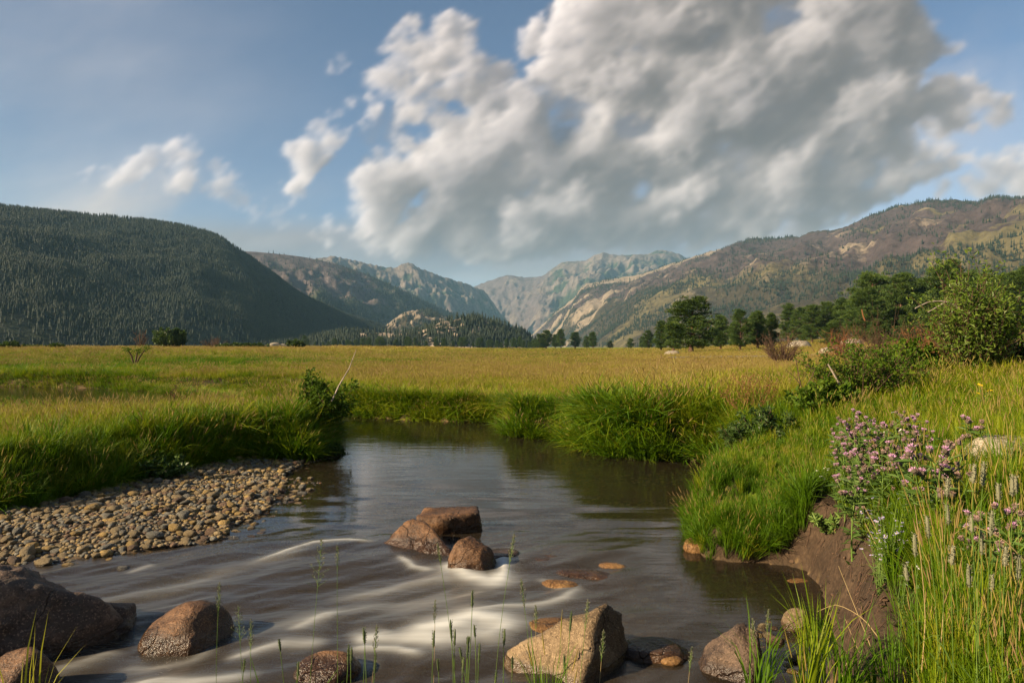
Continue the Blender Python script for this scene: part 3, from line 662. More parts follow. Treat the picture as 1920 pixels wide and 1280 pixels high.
def cov_right(X, Y, Z, T, s, g1, g2, g3, px):
    cliff = sstep(1235, 1150, px)*sstep(.75, .35, T)
    bare = sstep(1420, 1330, px)*sstep(.80, .93, T)
    op = sstep(1250, 1450, px)*sstep(.62, .40, T+.10*g1)*(.50+.35*g1)
    op = op + .55*sstep(1750, 1850, px)*sstep(.80, .6, T)*sstep(.35, .5, T)*sstep(-.2, .25, g1+g3*.5)
    knob = np.exp(-(((px-1650)/40)**2+((T-.55)/.035)**2)) + .8*np.exp(-(((px-1785)/28)**2+((T-.68)/.03)**2))
    band = .6*np.exp(-((T-.84-.05*g1)/.022)**2)*sstep(1560, 1640, px)
    return np.clip(cliff*(.50+.5*(g2-.5)+.55*g3)+bare*.75+.20*knob*(.5+1.6*g3)+.42*sstep(.1, .8, g3), 0, 1.2), np.clip(op+band, 0, 1), np.clip(.92*sstep(.35, .5, T)*sstep(.985, .90, T+.05*g1)+.25*sstep(.5, .2, T)-.5*np.exp(-(((px-1120)/50)**2+((T-.8)/.15)**2)), 0, 1)
right_hill = mountain('right_hill', [(985, 636, 4500), (1012, 612, 4350), (1040, 585, 4200), (1075, 558, 4050), (1100, 531, 3900), (1200, 512, 3600), (1260, 492, 3400), (1330, 470, 3200), (1382, 458, 3050), (1405, 446, 3000), (1450, 444, 2900), (1500, 441, 2800), (1530, 430, 2720), (1570, 428, 2650), (1620, 406, 2550), (1680, 386, 2450), (1750, 371, 2320), (1830, 374, 2200), (1872, 366, 2150), (1920, 368, 2100), (2020, 360, 1950), (2200, 372, 1750), (2500, 400, 1500), (2900, 470, 1300)],
    [(1000, 3900), (1030, 3300), (1060, 2700), (1100, 2200), (1150, 1800), (1250, 1400), (1400, 1150), (1600, 950), (1850, 780), (2200, 640), (2900, 520)], M_burnt, 330, 90, .95, .09, 3.5, 500, cov_right, drop=5, jag=4)

def cov_knob(X, Y, Z, T, s, g1, g2, g3, px):
    return np.clip(.30+.5*g2-.25+.55*g3+.25*sstep(.55, .9, T), 0, 1), .25+.2*g1, np.zeros_like(T)
knob_far = mountain('pale_rock_knoll', [(690, 640, 2000), (715, 615, 2000), (740, 594, 2000), (762, 582, 2000), (790, 578, 2000), (815, 582, 2000), (838, 592, 2010), (870, 608, 2020), (900, 636, 2040)],
    [(690, 1750), (790, 1700), (900, 1750)], M_burnt, 120, 40, .8, .14, 4, 600, cov_knob, drop=4, jag=2)
knob = mountain('wooded_rock_knoll', [(470, 652, 1000), (560, 636, 1000), (610, 624, 990), (660, 616, 980), (720, 615, 970), (775, 617, 960), (815, 604, 960), (850, 592, 960), (880, 587, 960), (910, 590, 960), (935, 600, 965), (960, 606, 970), (985, 618, 980), (1003, 634, 990), (1022, 652, 1000)],
    [(470, 900), (620, 830), (800, 790), (900, 790), (1022, 860)], M_hill, 180, 46, .75, .14, 4, 700, cov_knob, drop=7, jag=2)

# ------------------------------------------------------------------ air
bpy.ops.mesh.primitive_cube_add(size=1)
hz = bpy.context.object; hz.name = 'haze'; hz.data.name = 'haze'
hz.scale = (22000, 16000, 1080); hz.location = (0, 5000, 540-1.4); hz.data.materials.append(M_haze); tag(hz, kind='stuff')

# ------------------------------------------------------------------ scattering (grass, far forest)
def scatter(name, pts, rot, scl, idx, tint, protos, mat=None):
    me = mesh(name, pts, None, None, {'rot': rot, 'sc': scl, 'tint': tint})
    a = me.attributes.new('idx', 'INT', 'POINT'); a.data.foreach_set('value', np.asarray(idx, np.int32))
    o = obj(name, me); tag(o, kind='stuff')
    g = bpy.data.node_groups.new(name, 'GeometryNodeTree')
    g.interface.new_socket('Geometry', in_out='INPUT', socket_type='NodeSocketGeometry'); g.interface.new_socket('Geometry', in_out='OUTPUT', socket_type='NodeSocketGeometry')
    N = g.nodes.new; L = g.links.new
    gi = N('NodeGroupInput'); go = N('NodeGroupOutput'); j = N('GeometryNodeJoinGeometry')
    for p in reversed(protos):
        oi = N('GeometryNodeObjectInfo'); oi.inputs['Object'].default_value = p; oi.inputs['As Instance'].default_value = False
        ti = N('GeometryNodeGeometryToInstance'); L(oi.outputs['Geometry'], ti.inputs[0]); L(ti.outputs[0], j.inputs[0])
    ip = N('GeometryNodeInstanceOnPoints'); ip.inputs['Pick Instance'].default_value = True
    def na(nm, ty):
        x = N('GeometryNodeInputNamedAttribute'); x.data_type = ty; x.inputs['Name'].default_value = nm; return x.outputs['Attribute']
    L(gi.outputs[0], ip.inputs['Points']); L(j.outputs[0], ip.inputs['Instance']); L(na('idx', 'INT'), ip.inputs['Instance Index'])
    L(na('rot', 'FLOAT_VECTOR'), ip.inputs['Rotation']); L(na('sc', 'FLOAT_VECTOR'), ip.inputs['Scale'])
    L(ip.outputs[0], go.inputs[0])
    md = o.modifiers.new('scatter', 'NODES'); md.node_group = g
    return o

def clump(name, rng, n, spread, width, bend, seed_frac=0.0, seg=4, seedr=.010, upright=.25):
    """one tuft of blades, height about 1"""
    b = MB()
    for k in range(n):
        az = rng.uniform(0, 2*np.pi); r = spread*math.sqrt(rng.random()); x, y = r*math.cos(az), r*math.sin(az)
        h = rng.uniform(.55, 1.0); lean = az+rng.normal()*.8; be = bend*rng.uniform(.3, 1.5); sd = rng.random() < seed_frac
        if sd: h *= 1.15; be *= .4
        t = np.linspace(0, 1, seg+1); u = upright*rng.uniform(.2, 1)
        off = h*(u*t*.5+be*t**2.3); z = h*(t-.42*min(be, 1.3)*t**2.6)
        cx, cy = math.cos(lean), math.sin(lean); px = x+off*cx; py = y+off*cy
        w = width*rng.uniform(.7, 1.3)*(.42 if sd else 1); wa = lean+math.pi/2+rng.normal()*.5
        ww = w*np.array([1, 1, .85, .6, 0][:seg+1] if seg == 4 else np.linspace(1, 0, seg+1)); ww = ww if not sd else np.full(seg+1, w*.5)
        dx, dy = np.cos(wa)*ww/2, np.sin(wa)*ww/2
        V = np.stack([np.stack([px-dx, py-dy, z], -1), np.stack([px+dx, py+dy, z], -1)], 1).reshape(-1, 3)
        Q = [(2*i, 2*i+1, 2*i+3, 2*i+2) for i in range(seg)]
        b.add(V, Q, None, np.repeat(t, 2))
        if sd:
            p0 = np.array([px[-2]*.4+px[-1]*.6, py[-2]*.4+py[-1]*.6, z[-2]*.4+z[-1]*.6]); p1 = np.array([px[-1]+cx*.03, py[-1]+cy*.03, z[-1]+.06])
            b.tube([p0, p0*.5+p1*.5, p1], [seedr*.6, seedr, seedr*.3], 4, a=2.0, cap=False)
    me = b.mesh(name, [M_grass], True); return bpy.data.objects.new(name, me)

rg = np.random.default_rng(77)
GP = [clump('grass_tuft', rg, 34, .13, .020, .38, 0.0), clump('grass_tuft', rg, 30, .15, .017, .62, .06), clump('grass_tuft', rg, 26, .13, .015, .28, .35),
      clump('grass_tuft', rg, 30, .17, .022, .85, .0),
      clump('meadow_patch', rg, 60, .62, .030, .40, .10, 3, .016), clump('meadow_patch', rg, 56, .60, .026, .34, .40, 3, .016), clump('meadow_patch', rg, 60, .62, .034, .55, .0, 3),
      clump('wide_patch', rg, 64, 1.1, .055, .35, .10, 2, .03), clump('wide_patch', rg, 60, 1.1, .05, .35, .35, 2, .03)]

def sow(rng, y0, y1, dens, xlim=lambda y: .80*y+1.4):
    xm = xlim(y1); n = int(dens*(y1-y0)*2*xm)
    x = rng.uniform(-xm, xm, n); y = rng.uniform(y0, y1, n); k = np.abs(x) < xlim(y)
    x, y = x[k], y[k]
    z, dr, dg, dw, soil = ground(x, y, True)
    return x, y, z, dr, dg, dw, soil
def lay_grass():
    rng = np.random.default_rng(8)
    A = []
    for y0, y1, dens, kind in ((1.7, 4.6, 330, 0), (4.6, 9, 130, 0), (9, 16, 62, 0), (16, 24, 34, 0), (24, 34, 9, 1), (34, 58, 5.0, 1), (58, 120, 1.1, 2), (120, 320, .16, 2)):
        x, y, z, dr, dg, dw, soil = sow(rng, y0, y1, dens)
        ex = []                                                             # thicker growth on the banks
        for bx0, bx1, by0, by1, nb in ((1.5, 3.0, 6.0, 7.9, 900), (-.2, 5.2, 10.5, 16.5, 3600), (-6.5, 1.0, 16.5, 21.5, 9000), (-9, -3.2, 6.8, 18, 8500), (1.5, 3.6, 2.0, 6.4, 2600), (-34, -6, 21, 38, 9000)):
            if y0 < (by0+by1)/2 <= y1 and kind < 2: ex.append(rng.uniform([bx0, by0], [bx1, by1], (nb, 2)))
        if ex:
            ex = np.vstack(ex); z2, dr2, dg2, dw2, so2 = ground(ex[:, 0], ex[:, 1], True); kk = (dw2 < .75) & ((dw2 < .28) | (np.random.default_rng(3).random(len(dw2)) < .45)) | ((ex[:, 0] > 0) & (ex[:, 1] < 7)); f = lambda a, b: np.concatenate([a, b[kk]])
            x, y, z, dr, dg, dw, soil = f(x, ex[:, 0]), f(y, ex[:, 1]), f(z, z2), f(dr, dr2), f(dg, dg2), f(dw, dw2), f(soil, so2)
        n = len(x); r = rng.random
        right = sstep(.5, 1.5, x)
        bare = sstep(1.2, 1.6, x)*sstep(7.6, 6.6, y)*sstep(2.6, 3.2, y)
        islet = np.exp(-(((x-2.15)/.70)**2+((y-6.85)/.85)**2)**2)
        minD = -.05 - .09*(y > 12) + bare*(1-islet)*.27 + .05*r(n)
        k = (dw > minD) & ~((x < -2) & (y < 8.9) & (dr < .35)) & ~((x < 1.25) & (y < 4.2) & (r(n) < .985)) & ~((x < 1.30+.12*y) & (y < 4.2) & (x > 1.2) & (r(n) < .93)) & ~((soil > .5) & (bare > .5) & (islet < .3) & (r(n) < .97))
        lowl = sstep(-6, -10, x)*sstep(11, 15, y)*sstep(34, 28, y)
        h = .36 + .07*fbm(x*.4, y*.4, oct=3, seed=61)
        edge = np.exp(-(dw/.45)**2)*(1-lowl)
        h = h + .10*edge
        tall = np.exp(-(((x-2.6)/2.1)**2+((y-13.0)/1.7)**2)**2)              # the high grass of the right bank
        h = h + (.26+.12*fbm(x*1.1, y*1.1, oct=2, seed=63))*tall*(.4+.6*sstep(1.0, 2.2, x))
        h = h - .12*islet - .15*np.exp(-(((x-3.1)/1.1)**2+((y-8.6)/1.6)**2)**2)
        h = h*(1-.62*lowl)
        nearright = sstep(1.2, 2.2, x)*sstep(6.5, 5.0, y)
        h = h + .12*nearright
        tt = meadow_tint(x, y)
        tt = tt*sstep(.2, 2.6, dw)*1.0 + .08 + .14*r(n)*1
        tt = np.where(y < 16, tt-.10*np.exp(-(dw/1.1)**2), tt)
        tt = tt - .05*tall - .22*islet - .12*sstep(1.2, 2, x)*sstep(5.2, 4.2, y) - .04*sstep(2, 4, x)*sstep(13, 9, y) + .42*np.exp(-(((x-4.6)/1.3)**2+((y-12.6)/1.2)**2))
        tt = tt + .12*sstep(-2, -5, x)*sstep(8, 10, y)*sstep(17, 13, y)*sstep(.9, 2.2, dw)
        tt = tt + np.where(r(n) < .09, .45, 0)
        sc = h*rng.uniform(.70, 1.35, n)
        if kind == 0:
            seedy = sstep(.3, .75, tt+.25*fbm(x*.9, y*.9, oct=2, seed=71))*.75*(1-.6*nearright)
            q = r(n); idx = np.where(q < seedy*.6, 2, np.where(q < seedy*.6+.3, 1, np.where(q < .72, 0, np.where(q < .86, 2, 3)))); sc = sc*np.where(r(n) < .12, 1.25, 1)
            hs = sc*.95*np.clip(y/9, .55, 1.6)
        elif kind == 1:
            q = r(n); idx = np.where(q < np.clip(tt, 0, 1)*.8, 5, np.where(q < .75, 4, 6)); hs = np.clip(y/38, .8, 1.6)*.9; sc = sc*1.05; hs = np.broadcast_to(hs, (n,))
        else:
            q = r(n); idx = np.where(q < .4, 8, 7); hs = np.clip(y/75, .9, 3.2); sc = sc*1.0
        S = np.stack([hs, hs, sc], -1)
        rot = np.stack([rng.normal(size=n)*.09, rng.normal(size=n)*.09 + .06, rng.uniform(0, 6.283, n)], -1)
        e_ = .06; gx = (np.minimum(*wet_sdf(x+e_, y))-np.minimum(*wet_sdf(x-e_, y))); gy = (np.minimum(*wet_sdf(x, y+e_))-np.minimum(*wet_sdf(x, y-e_)))
        gl = np.hypot(gx, gy)+1e-6; hang = (np.exp(-(np.maximum(dw, 0)/.28)**2) > r(n)) & (r(n) < np.where(x < -3, .75, .5)) & (kind < 2)     # tufts on the brink lean out over the water
        rot[:, 2] = np.where(hang, np.arctan2(-gx/gl, gy/gl)+rng.normal(size=n)*.5, rot[:, 2]); rot[:, 0] = np.where(hang, rng.uniform(.1, .75, n), rot[:, 0]); rot[:, 1] = np.where(hang, rng.normal(size=n)*.15, rot[:, 1])
        A.append([a[k] for a in (np.stack([x, y, z-.01], -1), rot, S, idx, tt)])
    parts = [np.concatenate([a[i] for a in A]) for i in range(5)]
    print('grass tufts', len(parts[0]))
    scatter('grass', *parts, GP)
lay_grass()

def conifer(name, rng, dead=False):
    b = MB(); h = 1.0
    b.tube([(0, 0, -.05), (0, 0, .9)], [.018, .004], 4, 0.0, 1, False)
    if dead:
        for k in range(7):
            a = rng.uniform(0, 6.28); z = rng.uniform(.3, .85); b.tube([(0, 0, z), (.12*math.cos(a)*(1-z+.2), .12*math.sin(a)*(1-z+.2), z+.03)], [.008, .002], 3, 0, 1, False)
    else:
        nt_ = 5
        for k in range(nt_):
            z0 = .12+.80*k/nt_; r = .20*(1-k/nt_*.85)*rng.uniform(.85, 1.15); m = 7
            an = np.arange(m)/m*6.283+rng.random(); rr = r*rng.uniform(.65, 1.2, m)
            V = np.vstack([np.stack([np.cos(an)*rr, np.sin(an)*rr, np.full(m, z0)-.03*rng.random(m)], -1), [[rng.normal()*.01, rng.normal()*.01, z0+.30]]])
            b.add(V, None, [(i, (i+1) % m, m) for i in range(m)], rng.uniform(0, 1), 0)
    return bpy.data.objects.new(name, b.mesh(name, [M_conifer, M_bark if not dead else M_deadwood], False))
M_deadwood = m_bark('charred_snags', (.05, .04, .038), (.11, .09, .085), .5)
rf = np.random.default_rng(5)
CP = [conifer('forest_tree', rf) for _ in range(4)] + [conifer('dead_tree', rf, True) for _ in range(2)]

def forest(name, M, n, dens, hgt=(9, 16), seed=0, dead=None, tmax=1.04):
    rng = np.random.default_rng(seed)
    X, Y, Z, T, S = (M[k] for k in 'XYZTS')
    a, b = X.shape
    # sample cells by ground area, seen from the valley
    ax = np.hypot(X[1:, :-1]-X[:-1, :-1], Y[1:, :-1]-Y[:-1, :-1]); bx = np.hypot(X[:-1, 1:]-X[:-1, :-1], Y[:-1, 1:]-Y[:-1, :-1])
    pxc = 960+X/np.maximum(Y, 1)*FPX
    wgt = ax*bx*dens(M, pxc)[:-1, :-1]*(T[:-1, :-1] < tmax)*((pxc[:-1, :-1] > -220) & (pxc[:-1, :-1] < 2140)); wgt = np.clip(wgt, 0, None).ravel(); wgt /= wgt.sum()
    c = rng.choice(len(wgt), n, p=wgt); i, j = np.divmod(c, b-1); u, v = rng.random(n), rng.random(n)
    def lerp(A): return (A[i, j]*(1-u)+A[i+1, j]*u)*(1-v)+(A[i, j+1]*(1-u)+A[i+1, j+1]*u)*v
    x, y, z = lerp(X), lerp(Y), lerp(Z)
    h = rng.uniform(*hgt, n); w = h*rng.uniform(.75, 1.25, n)
    d = np.zeros(n, bool) if dead is None else rng.random(n) < np.clip(dead(M, pxc)[i, j], 0, 1)
    idx = np.where(d, 4+rng.integers(0, 2, n), rng.integers(0, 4, n))
    rot = np.stack([np.zeros(n), np.zeros(n), rng.uniform(0, 6.28, n)], -1)
    scatter(name, np.stack([x, y, z-.3], -1), rot, np.stack([w, w, h], -1), idx, rng.random(n), CP)
nz = lambda M, s, sd: fbm(M['X']/s, M['Y']/s, oct=3, seed=sd)
forest('forest', left_hill, 75000, lambda M, px: np.clip(.8+.9*nz(M, 110, 1)-1.3*M['rock'], .10, 2), (4, 9), 1)
forest('forest', second_hill, 7000, lambda M, px: np.clip(.7+.8*nz(M, 200, 2)-.9*M['open']-.6*M['rock'], .03, 2), (10, 17), 2, lambda M, px: M['burn']*.8)
forest('forest', third_mountain, 4500, lambda M, px: np.clip(.7+1.0*nz(M, 300, 3)-1.0*M['rock'], .0, 2)*sstep(1, .5, M['T']), (12, 20), 3)
forest('forest', right_hill, 25000, lambda M, px: np.clip(.66+1.0*nz(M, 130, 4)-.45*M['open']-1.0*M['rock'], .02, 2), (7, 13), 4, lambda M, px: M['burn']*.85)
forest('forest', knob_far, 700, lambda M, px: np.clip(.6+1.0*nz(M, 60, 5)-.8*M['rock'], .0, 2), (8, 13), 5)
forest('forest', knob, 2600, lambda M, px: np.clip(.8+.7*nz(M, 50, 6)-1.1*M['rock'], .02, 2), (7, 12), 6)
# ------------------------------------------------------------------ boulders
_ico = {}
def ico(sub):
    if sub not in _ico:
        bm = bmesh.new(); bmesh.ops.create_icosphere(bm, subdivisions=sub, radius=1); bm.verts.ensure_lookup_table()
        V = np.array([v.co[:] for v in bm.verts]); T = np.array([[v.index for v in f.verts] for f in bm.faces]); bm.free()
        _ico[sub] = (V/np.linalg.norm(V, axis=1)[:, None], T)
    return _ico[sub]
def stone(name, mat, size, planes=(), seed=0, sub=5, amp=.06, soft=14.0, round_=1.0):
    """a rounded lump cut by planes (normal, distance in units of the half size)"""
    N, T = ico(sub)
    inv = np.full(len(N), (1/round_)**soft)
    for n, d in planes:
        n = np.asarray(n, float); n /= np.linalg.norm(n); q = np.clip(N@n, 0, None)/d; inv = inv + q**soft
    r = inv**(-1/soft)
    r = r*(1+amp*fbm(N[:, 0]*1.6, N[:, 1]*1.6, N[:, 2]*1.6, 4, seed)+amp*.28*fbm(N[:, 0]*7, N[:, 1]*7, N[:, 2]*7, 3, seed+5))
    return mesh(name, N*r[:, None]*np.asarray(size)/2, None, T, None, True, [mat])
def hull_stone(name, mat, pts, seed=0, sub=5, amp=.05, soft=26.0):
    """an angular stone: the faces of the hull of pts, worn at the edges"""
    bm = bmesh.new(); c = np.mean(pts, axis=0)
    for p in pts: bm.verts.new(p)
    bmesh.ops.convex_hull(bm, input=bm.verts); pl = []
    for f in bm.faces:
        f.normal_update(); nn = np.array(f.normal[:]); d = float(np.dot(nn, np.array(f.verts[0].co[:])-c))
        if d < 0: nn, d = -nn, -d
        if f.calc_area() > 1e-6: pl.append((nn, max(d, .02)))
    bm.free(); N, T = ico(sub); inv = np.zeros(len(N))
    for nn, d in pl: inv = inv + (np.clip(N@nn, 0, None)/d)**soft
    r = inv**(-1/soft); k = 1/np.median(r)
    Q = N*r[:, None]*k
    r = r*(1+amp*fbm(Q[:, 0]*1.6, Q[:, 1]*1.6, Q[:, 2]*1.6, 4, seed)+amp*.45*fbm(Q[:, 0]*5, Q[:, 1]*5, Q[:, 2]*5, 4, seed+5))
    return mesh(name, N*r[:, None]+c, None, T, None, True, [mat])
def hrock(px, D, mat, pts, label, seed, amp=.06, name='boulder', cat='boulder', z=0.0):
    o = obj(name, hull_stone(name, mat, pts, seed, 5, amp), None, ((px-960)/FPX*D, D, z))
    if 'midstream' in label: o.scale = (1.12, 1.12, 1.12)
    return tag(o, label, cat)
def rock(px, py, z, size, mat, planes, label, seed, rz=0.0, amp=.06, name='boulder', cat='boulder', group=None, soft=14.0, sub=5, tilt=(0, 0), lift=0.0, D=None):
    """px, py: where the middle of the stone meets the water or ground at height z"""
    x, y = G(px, py, z) if D is None else ((px-960)/FPX*D, D)
    o = obj(name, stone(name, mat, size, planes, seed, sub, amp, soft), None, (x, y+size[1]*.35, z+lift), rz)
    o.rotation_euler = (tilt[0], tilt[1], rz)
    return tag(o, label, cat, group)
up = (0, 0, 1)
hrock(842, 7.35, M_rock_brown, [(-.31,-.10,.26),(-.28,.22,.27),(.26,.28,.29),(.29,-.02,.285),(-.05,-.16,.25),(-.20,-.13,-.12),(.33,.03,.06),(.29,.0,-.15),(.32,.3,-.1),(-.26,.28,-.1),(-.34,.02,.11)], 'flat topped brown boulder with a dark front, behind the other two midstream boulders', 11, z=-0.085)
hrock(782, 6.75, M_rock_brown, [(-.42,.10,.03),(-.10,.22,.30),(.06,.20,.29),(.12,.05,.27),(.36,-.22,.09),(.33,-.36,-.06),(-.02,-.24,-.02),(-.38,.0,-.12),(.42,-.1,-.15),(.2,.25,-.12),(-.2,.35,-.1)], 'sloping orange brown slab boulder, leftmost of the midstream boulders', 23, z=-0.09)
hrock(888, 6.2, M_rock_brown, [(-.20,-.10,.16),(-.13,-.02,.29),(-.03,.04,.30),(.02,-.13,.22),(.16,-.02,.19),(.21,.05,.04),(.14,-.16,-.02),(-.10,-.20,-.05),(-.21,.0,-.08),(.15,.18,-.05),(-.15,.18,-.05),(.0,.16,.22)], 'small dark rounded boulder, front one of the midstream boulders', 37, .07, z=-0.05)
rock(938, 1050, 0, (.42, .32, .26), M_rock_brown, [(up, .62)], 'low wet dark stone behind the small rounded midstream boulder', 43, .3, .05, name='stone', cat='stone', lift=-.03, sub=4)
for k, (px, py, s, lab) in enumerate([(1020, 1056, (.70, .36, .26), 'reddish sunken stone just right of the midstream boulders'), (1098, 1084, (.66, .32, .24), 'long dark sunken stone furthest right of the midstream boulders'), (1052, 1100, (.42, .24, .18), 'small amber sunken stone between two sunken stones in the rapids'),
      (1150, 1064, (.30, .2, .14), 'flat reddish stone under the water right of the rapids')]):
    rock(px, py, 0, s, M_rock_brown if k < 2 else M_rock_amber, [(up, .88)], lab, 50+k, -.25, .08, 'sunken_stone', 'stone', sub=4, lift=-s[2]*.33)
hrock(1066, 4.30, M_rock_tan, [(-.44,.04,.06),(-.40,.10,-.25),(-.20,.02,.185),(.05,.0,.27),(.19,-.02,.355),(.26,.05,.38),(.38,.16,.28),(.41,.18,-.25),(-.12,-.36,-.16),(.04,-.38,-.03),(.08,-.42,-.3),(-.28,-.24,-.2),(.1,.34,.18),(.2,.40,-.2),(-.2,.35,-.2),(.36,.02,.02)], 'large angular tan boulder with a black shaded right face', 67, .075)
rock(1232, 1236, 0, (.52, .30, .16), M_rock_brown, [(up, .7), ((1, 0, .6), .8)], 'low dark brown stone against the right side of the large angular boulder', 71, -.15, .08, 'stone', 'stone', sub=4, lift=.0)
hrock(1382, 4.25, M_rock_dark, [(.06,.06,.285),(-.03,-.02,.22),(-.24,-.06,.02),(.05,-.20,.05),(.15,.0,.24),(.19,.06,-.1),(-.25,.1,-.1),(-.02,-.25,-.1),(.10,.25,-.05),(-.15,.15,.1)], 'dark pointed rock right of the large angular boulder', 83, .08)
rock(1503, 1184, 0, (.22, .19, .22), M_rock_tan, [((-.3, -.3, .9), .7), ((.8, -.5, .3), .7)], 'small tan stone standing alone near the bare soil bank', 91, 0, .06, 'stone', 'stone', sub=4, lift=.03)
rock(1040, 1184, 0, (.50, .36, .22), M_rock_amber, [(up, .8)], 'amber sunken stone behind the left end of the large angular boulder', 97, 0, .06, 'sunken_stone', 'stone', sub=4, lift=-.07)
rock(605, 1278, 0, (.40, .30, .26), M_rock_brown, [((-.2, -.4, .9), .7)], 'wet orange brown stone at the bottom edge, left of the timothy stems', 101, .2, .06, 'stone', 'stone', sub=4, lift=.0)
rock(1262, 1246, 0, (.15, .10, .06), M_rock_amber, [(up, .8)], 'small amber pebble stone at the foot of the low dark stone', 103, 0, .06, 'stone', 'stone', sub=3, lift=.01)
hrock(20, 4.35, M_rock_big, [(-.85,-.25,.44),(-.35,-.10,.50),(.0,.06,.47),(.30,.25,.33),(.42,.36,.20),(-.85,-.55,-.25),(-.15,-.28,-.25),(.25,.02,-.25),(.50,.36,-.25),(-.9,.6,.2),(-.3,.75,.25),(.3,.75,-.1),(-.6,-.2,.51),(-.15,.3,.50)], 'huge grey brown boulder filling the bottom left corner', 113, .13)
hrock(180, 4.75, M_rock_big, [(-.18,-.05,.17),(.05,.05,.20),(.15,.10,.14),(-.15,-.2,-.15),(.12,-.08,-.15),(.20,.1,-.1),(-.2,.25,.1),(.12,.3,.1),(.1,.3,-.1)], 'smaller dark boulder against the right side of the huge corner boulder', 127, .09)
rock(-6, 1330, .0, (.46, .4, .56), M_rock_brown, [((-.2, -.4, 1), .7), ((.8, -.4, .4), .7)], 'rounded brown stone in front of the huge corner boulder', 131, 0, .06, 'stone', 'stone', sub=4, lift=.0)
rock(326, 1222, 0, (.62, .56, .52), M_rock_brown, [((.8, -.35, .42), .74), ((-.5, -.35, .8), .80), ((-.1, -1, .2), .86)], 'smooth domed brown boulder with a glistening wet foot, second boulder from the left', 139, .1, .06, soft=10, lift=-.02)
rock(1308, 1036, 0, (.24, .20, .20), M_rock_amber, [((0, -.4, 1), .7)], 'orange stone at the tip of the grassy islet', 149, 0, .06, 'stone', 'stone', sub=4, lift=.03)
rock(1500, 1092, 0, (.26, .15, .07), M_rock_amber, [(up, .7)], 'flat orange stone in the still cove below the soil bank', 151, .2, .05, 'sunken_stone', 'stone', sub=3, lift=-.022)
rock(1456, 1096, 0, (.13, .09, .05), M_rock_amber, [(up, .7)], 'smaller flat orange stone left of the one in the still cove', 157, 0, .05, 'sunken_stone', 'stone', sub=3, lift=-.02)
x, y = 4.25, 5.75
o = obj('boulder', stone('boulder', M_rock_pale, (.85, .7, .62), [((0, -.3, 1), .62), ((-.8, -.4, .45), .7), ((0, -1, .2), .8)], 163, 5, .05), None, (x, y, gz(x, y)+.10)); tag(o, 'pale granite boulder half hidden by grass at the right edge', 'boulder')
for px, D, s, lab in ((1262, 92, 2.4, 'long pale rock left of the trunk of the big pine'), (1560, 70, 2.6, 'pale pink rock by the road behind the twiggy shrub'), (512, 260, 6.5, 'pale flat rock at the far left meadow edge'), (528, 262, 5.0, 'pale pointed rock beside the flat one at the far left meadow edge'),
                      (1163, 120, 1.2, 'small pale rock lying in the middle of the meadow'), (1600, 116, 4.2, 'pale rock outcrop among the right hand pines'), (1500, 120, 4.5, 'tan rock between the pine groups'), (1690, 66, 1.6, 'low white rock on the tan grass slope below the pines'), (745, 330, 2.0, 'tiny white rock at the far edge of the meadow'), (1905, 62, 2.4, 'pale rock on the tan slope at the right edge')):
    x = (px-960)/FPX*D; z = gz(x, D)
    o = obj('rock', stone('rock', M_rock_pale, (s, s*.8, s*.55), [((-.3, -.3, 1), .7), ((.7, -.6, .4), .75)], int(px), 3, .12), None, (x, D, z+s*.10)); tag(o, lab, 'rock')

# ------------------------------------------------------------------ the gravel bar: 300 nearest cobbles one by one, the rest as one mass
rc = np.random.default_rng(404)
kinds = ['tan', 'tan', 'tan', 'grey', 'grey', 'brown', 'ochre', 'tan']
cob_me = []
for k in range(16):
    kd = kinds[k % 8]; a = rc.uniform(.85, 1.15); b = rc.uniform(.62, .9); c = rc.uniform(.42, .68)
    cob_me.append((kd, stone('cobble', M_cob[kd], (a, b, c), [], 900+k*13, 3 if k < 8 else 2, .16)))
pts = []
tries = 0
cand = rc.uniform([-8.2, 4.9], [-2.4, 12.6], (60000, 2))
a_, b_ = wet_sdf(cand[:, 0], cand[:, 1])
ok = ((b_ < .10) & (a_ > -.20) | ((a_ < 0) & (a_ > -.75) & (rc.random(len(cand)) < .5*np.exp(a_/.22)) & (cand[:, 0] < -2.2) & (b_ < .7)))
cand = cand[ok]; adr = a_[ok]
cell = {}
for (x, y), dd in zip(cand, adr):
    if abs((x/y)*FPX+960) > 2100 or x/y*FPX+960 < -260: continue
    s = (.042+.115*rc.random()**2.3)*(.85 if y > 9 else 1)
    key = (int(x/.14), int(y/.14)); bad = False
    for i in (-1, 0, 1):
        for j in (-1, 0, 1):
            for (u, v, w) in cell.get((key[0]+i, key[1]+j), ()):
                if (u-x)**2+(v-y)**2 < (.36*(s+w))**2: bad = True; break
            if bad: break
        if bad: break
    if bad: continue
    cell.setdefault(key, []).append((x, y, s)); pts.append((x, y, s))
pts = np.array(pts); zc = ground(pts[:, 0], pts[:, 1])
zc = zc + rc.uniform(-.1, .55, len(pts))*pts[:, 2]*.5
vis = (pts[:, 0]/pts[:, 1]*FPX+960 > -5)
show = np.where(vis, pts[:, 2]/pts[:, 1], 0); order = np.argsort(-show)
LAB = {'tan': 'rounded tan cobble lying on the gravel bar by the left bank', 'grey': 'rounded grey cobble lying on the gravel bar by the left bank', 'brown': 'rounded dark brown cobble lying on the gravel bar by the left bank', 'ochre': 'rounded ochre yellow cobble lying on the gravel bar by the left bank'}
print('cobbles', len(pts))
for q, i in enumerate(order[:290]):
    kd, me = cob_me[int(rc.integers(0, 8))]
    o = obj('cobble', me, None, (pts[i, 0], pts[i, 1], zc[i]), 0, pts[i, 2]*1.12)
    o.rotation_euler = (rc.normal()*.22, rc.normal()*.22, rc.uniform(0, 6.28)); tag(o, LAB[kd], 'cobble', kd+' cobbles on the gravel bar')
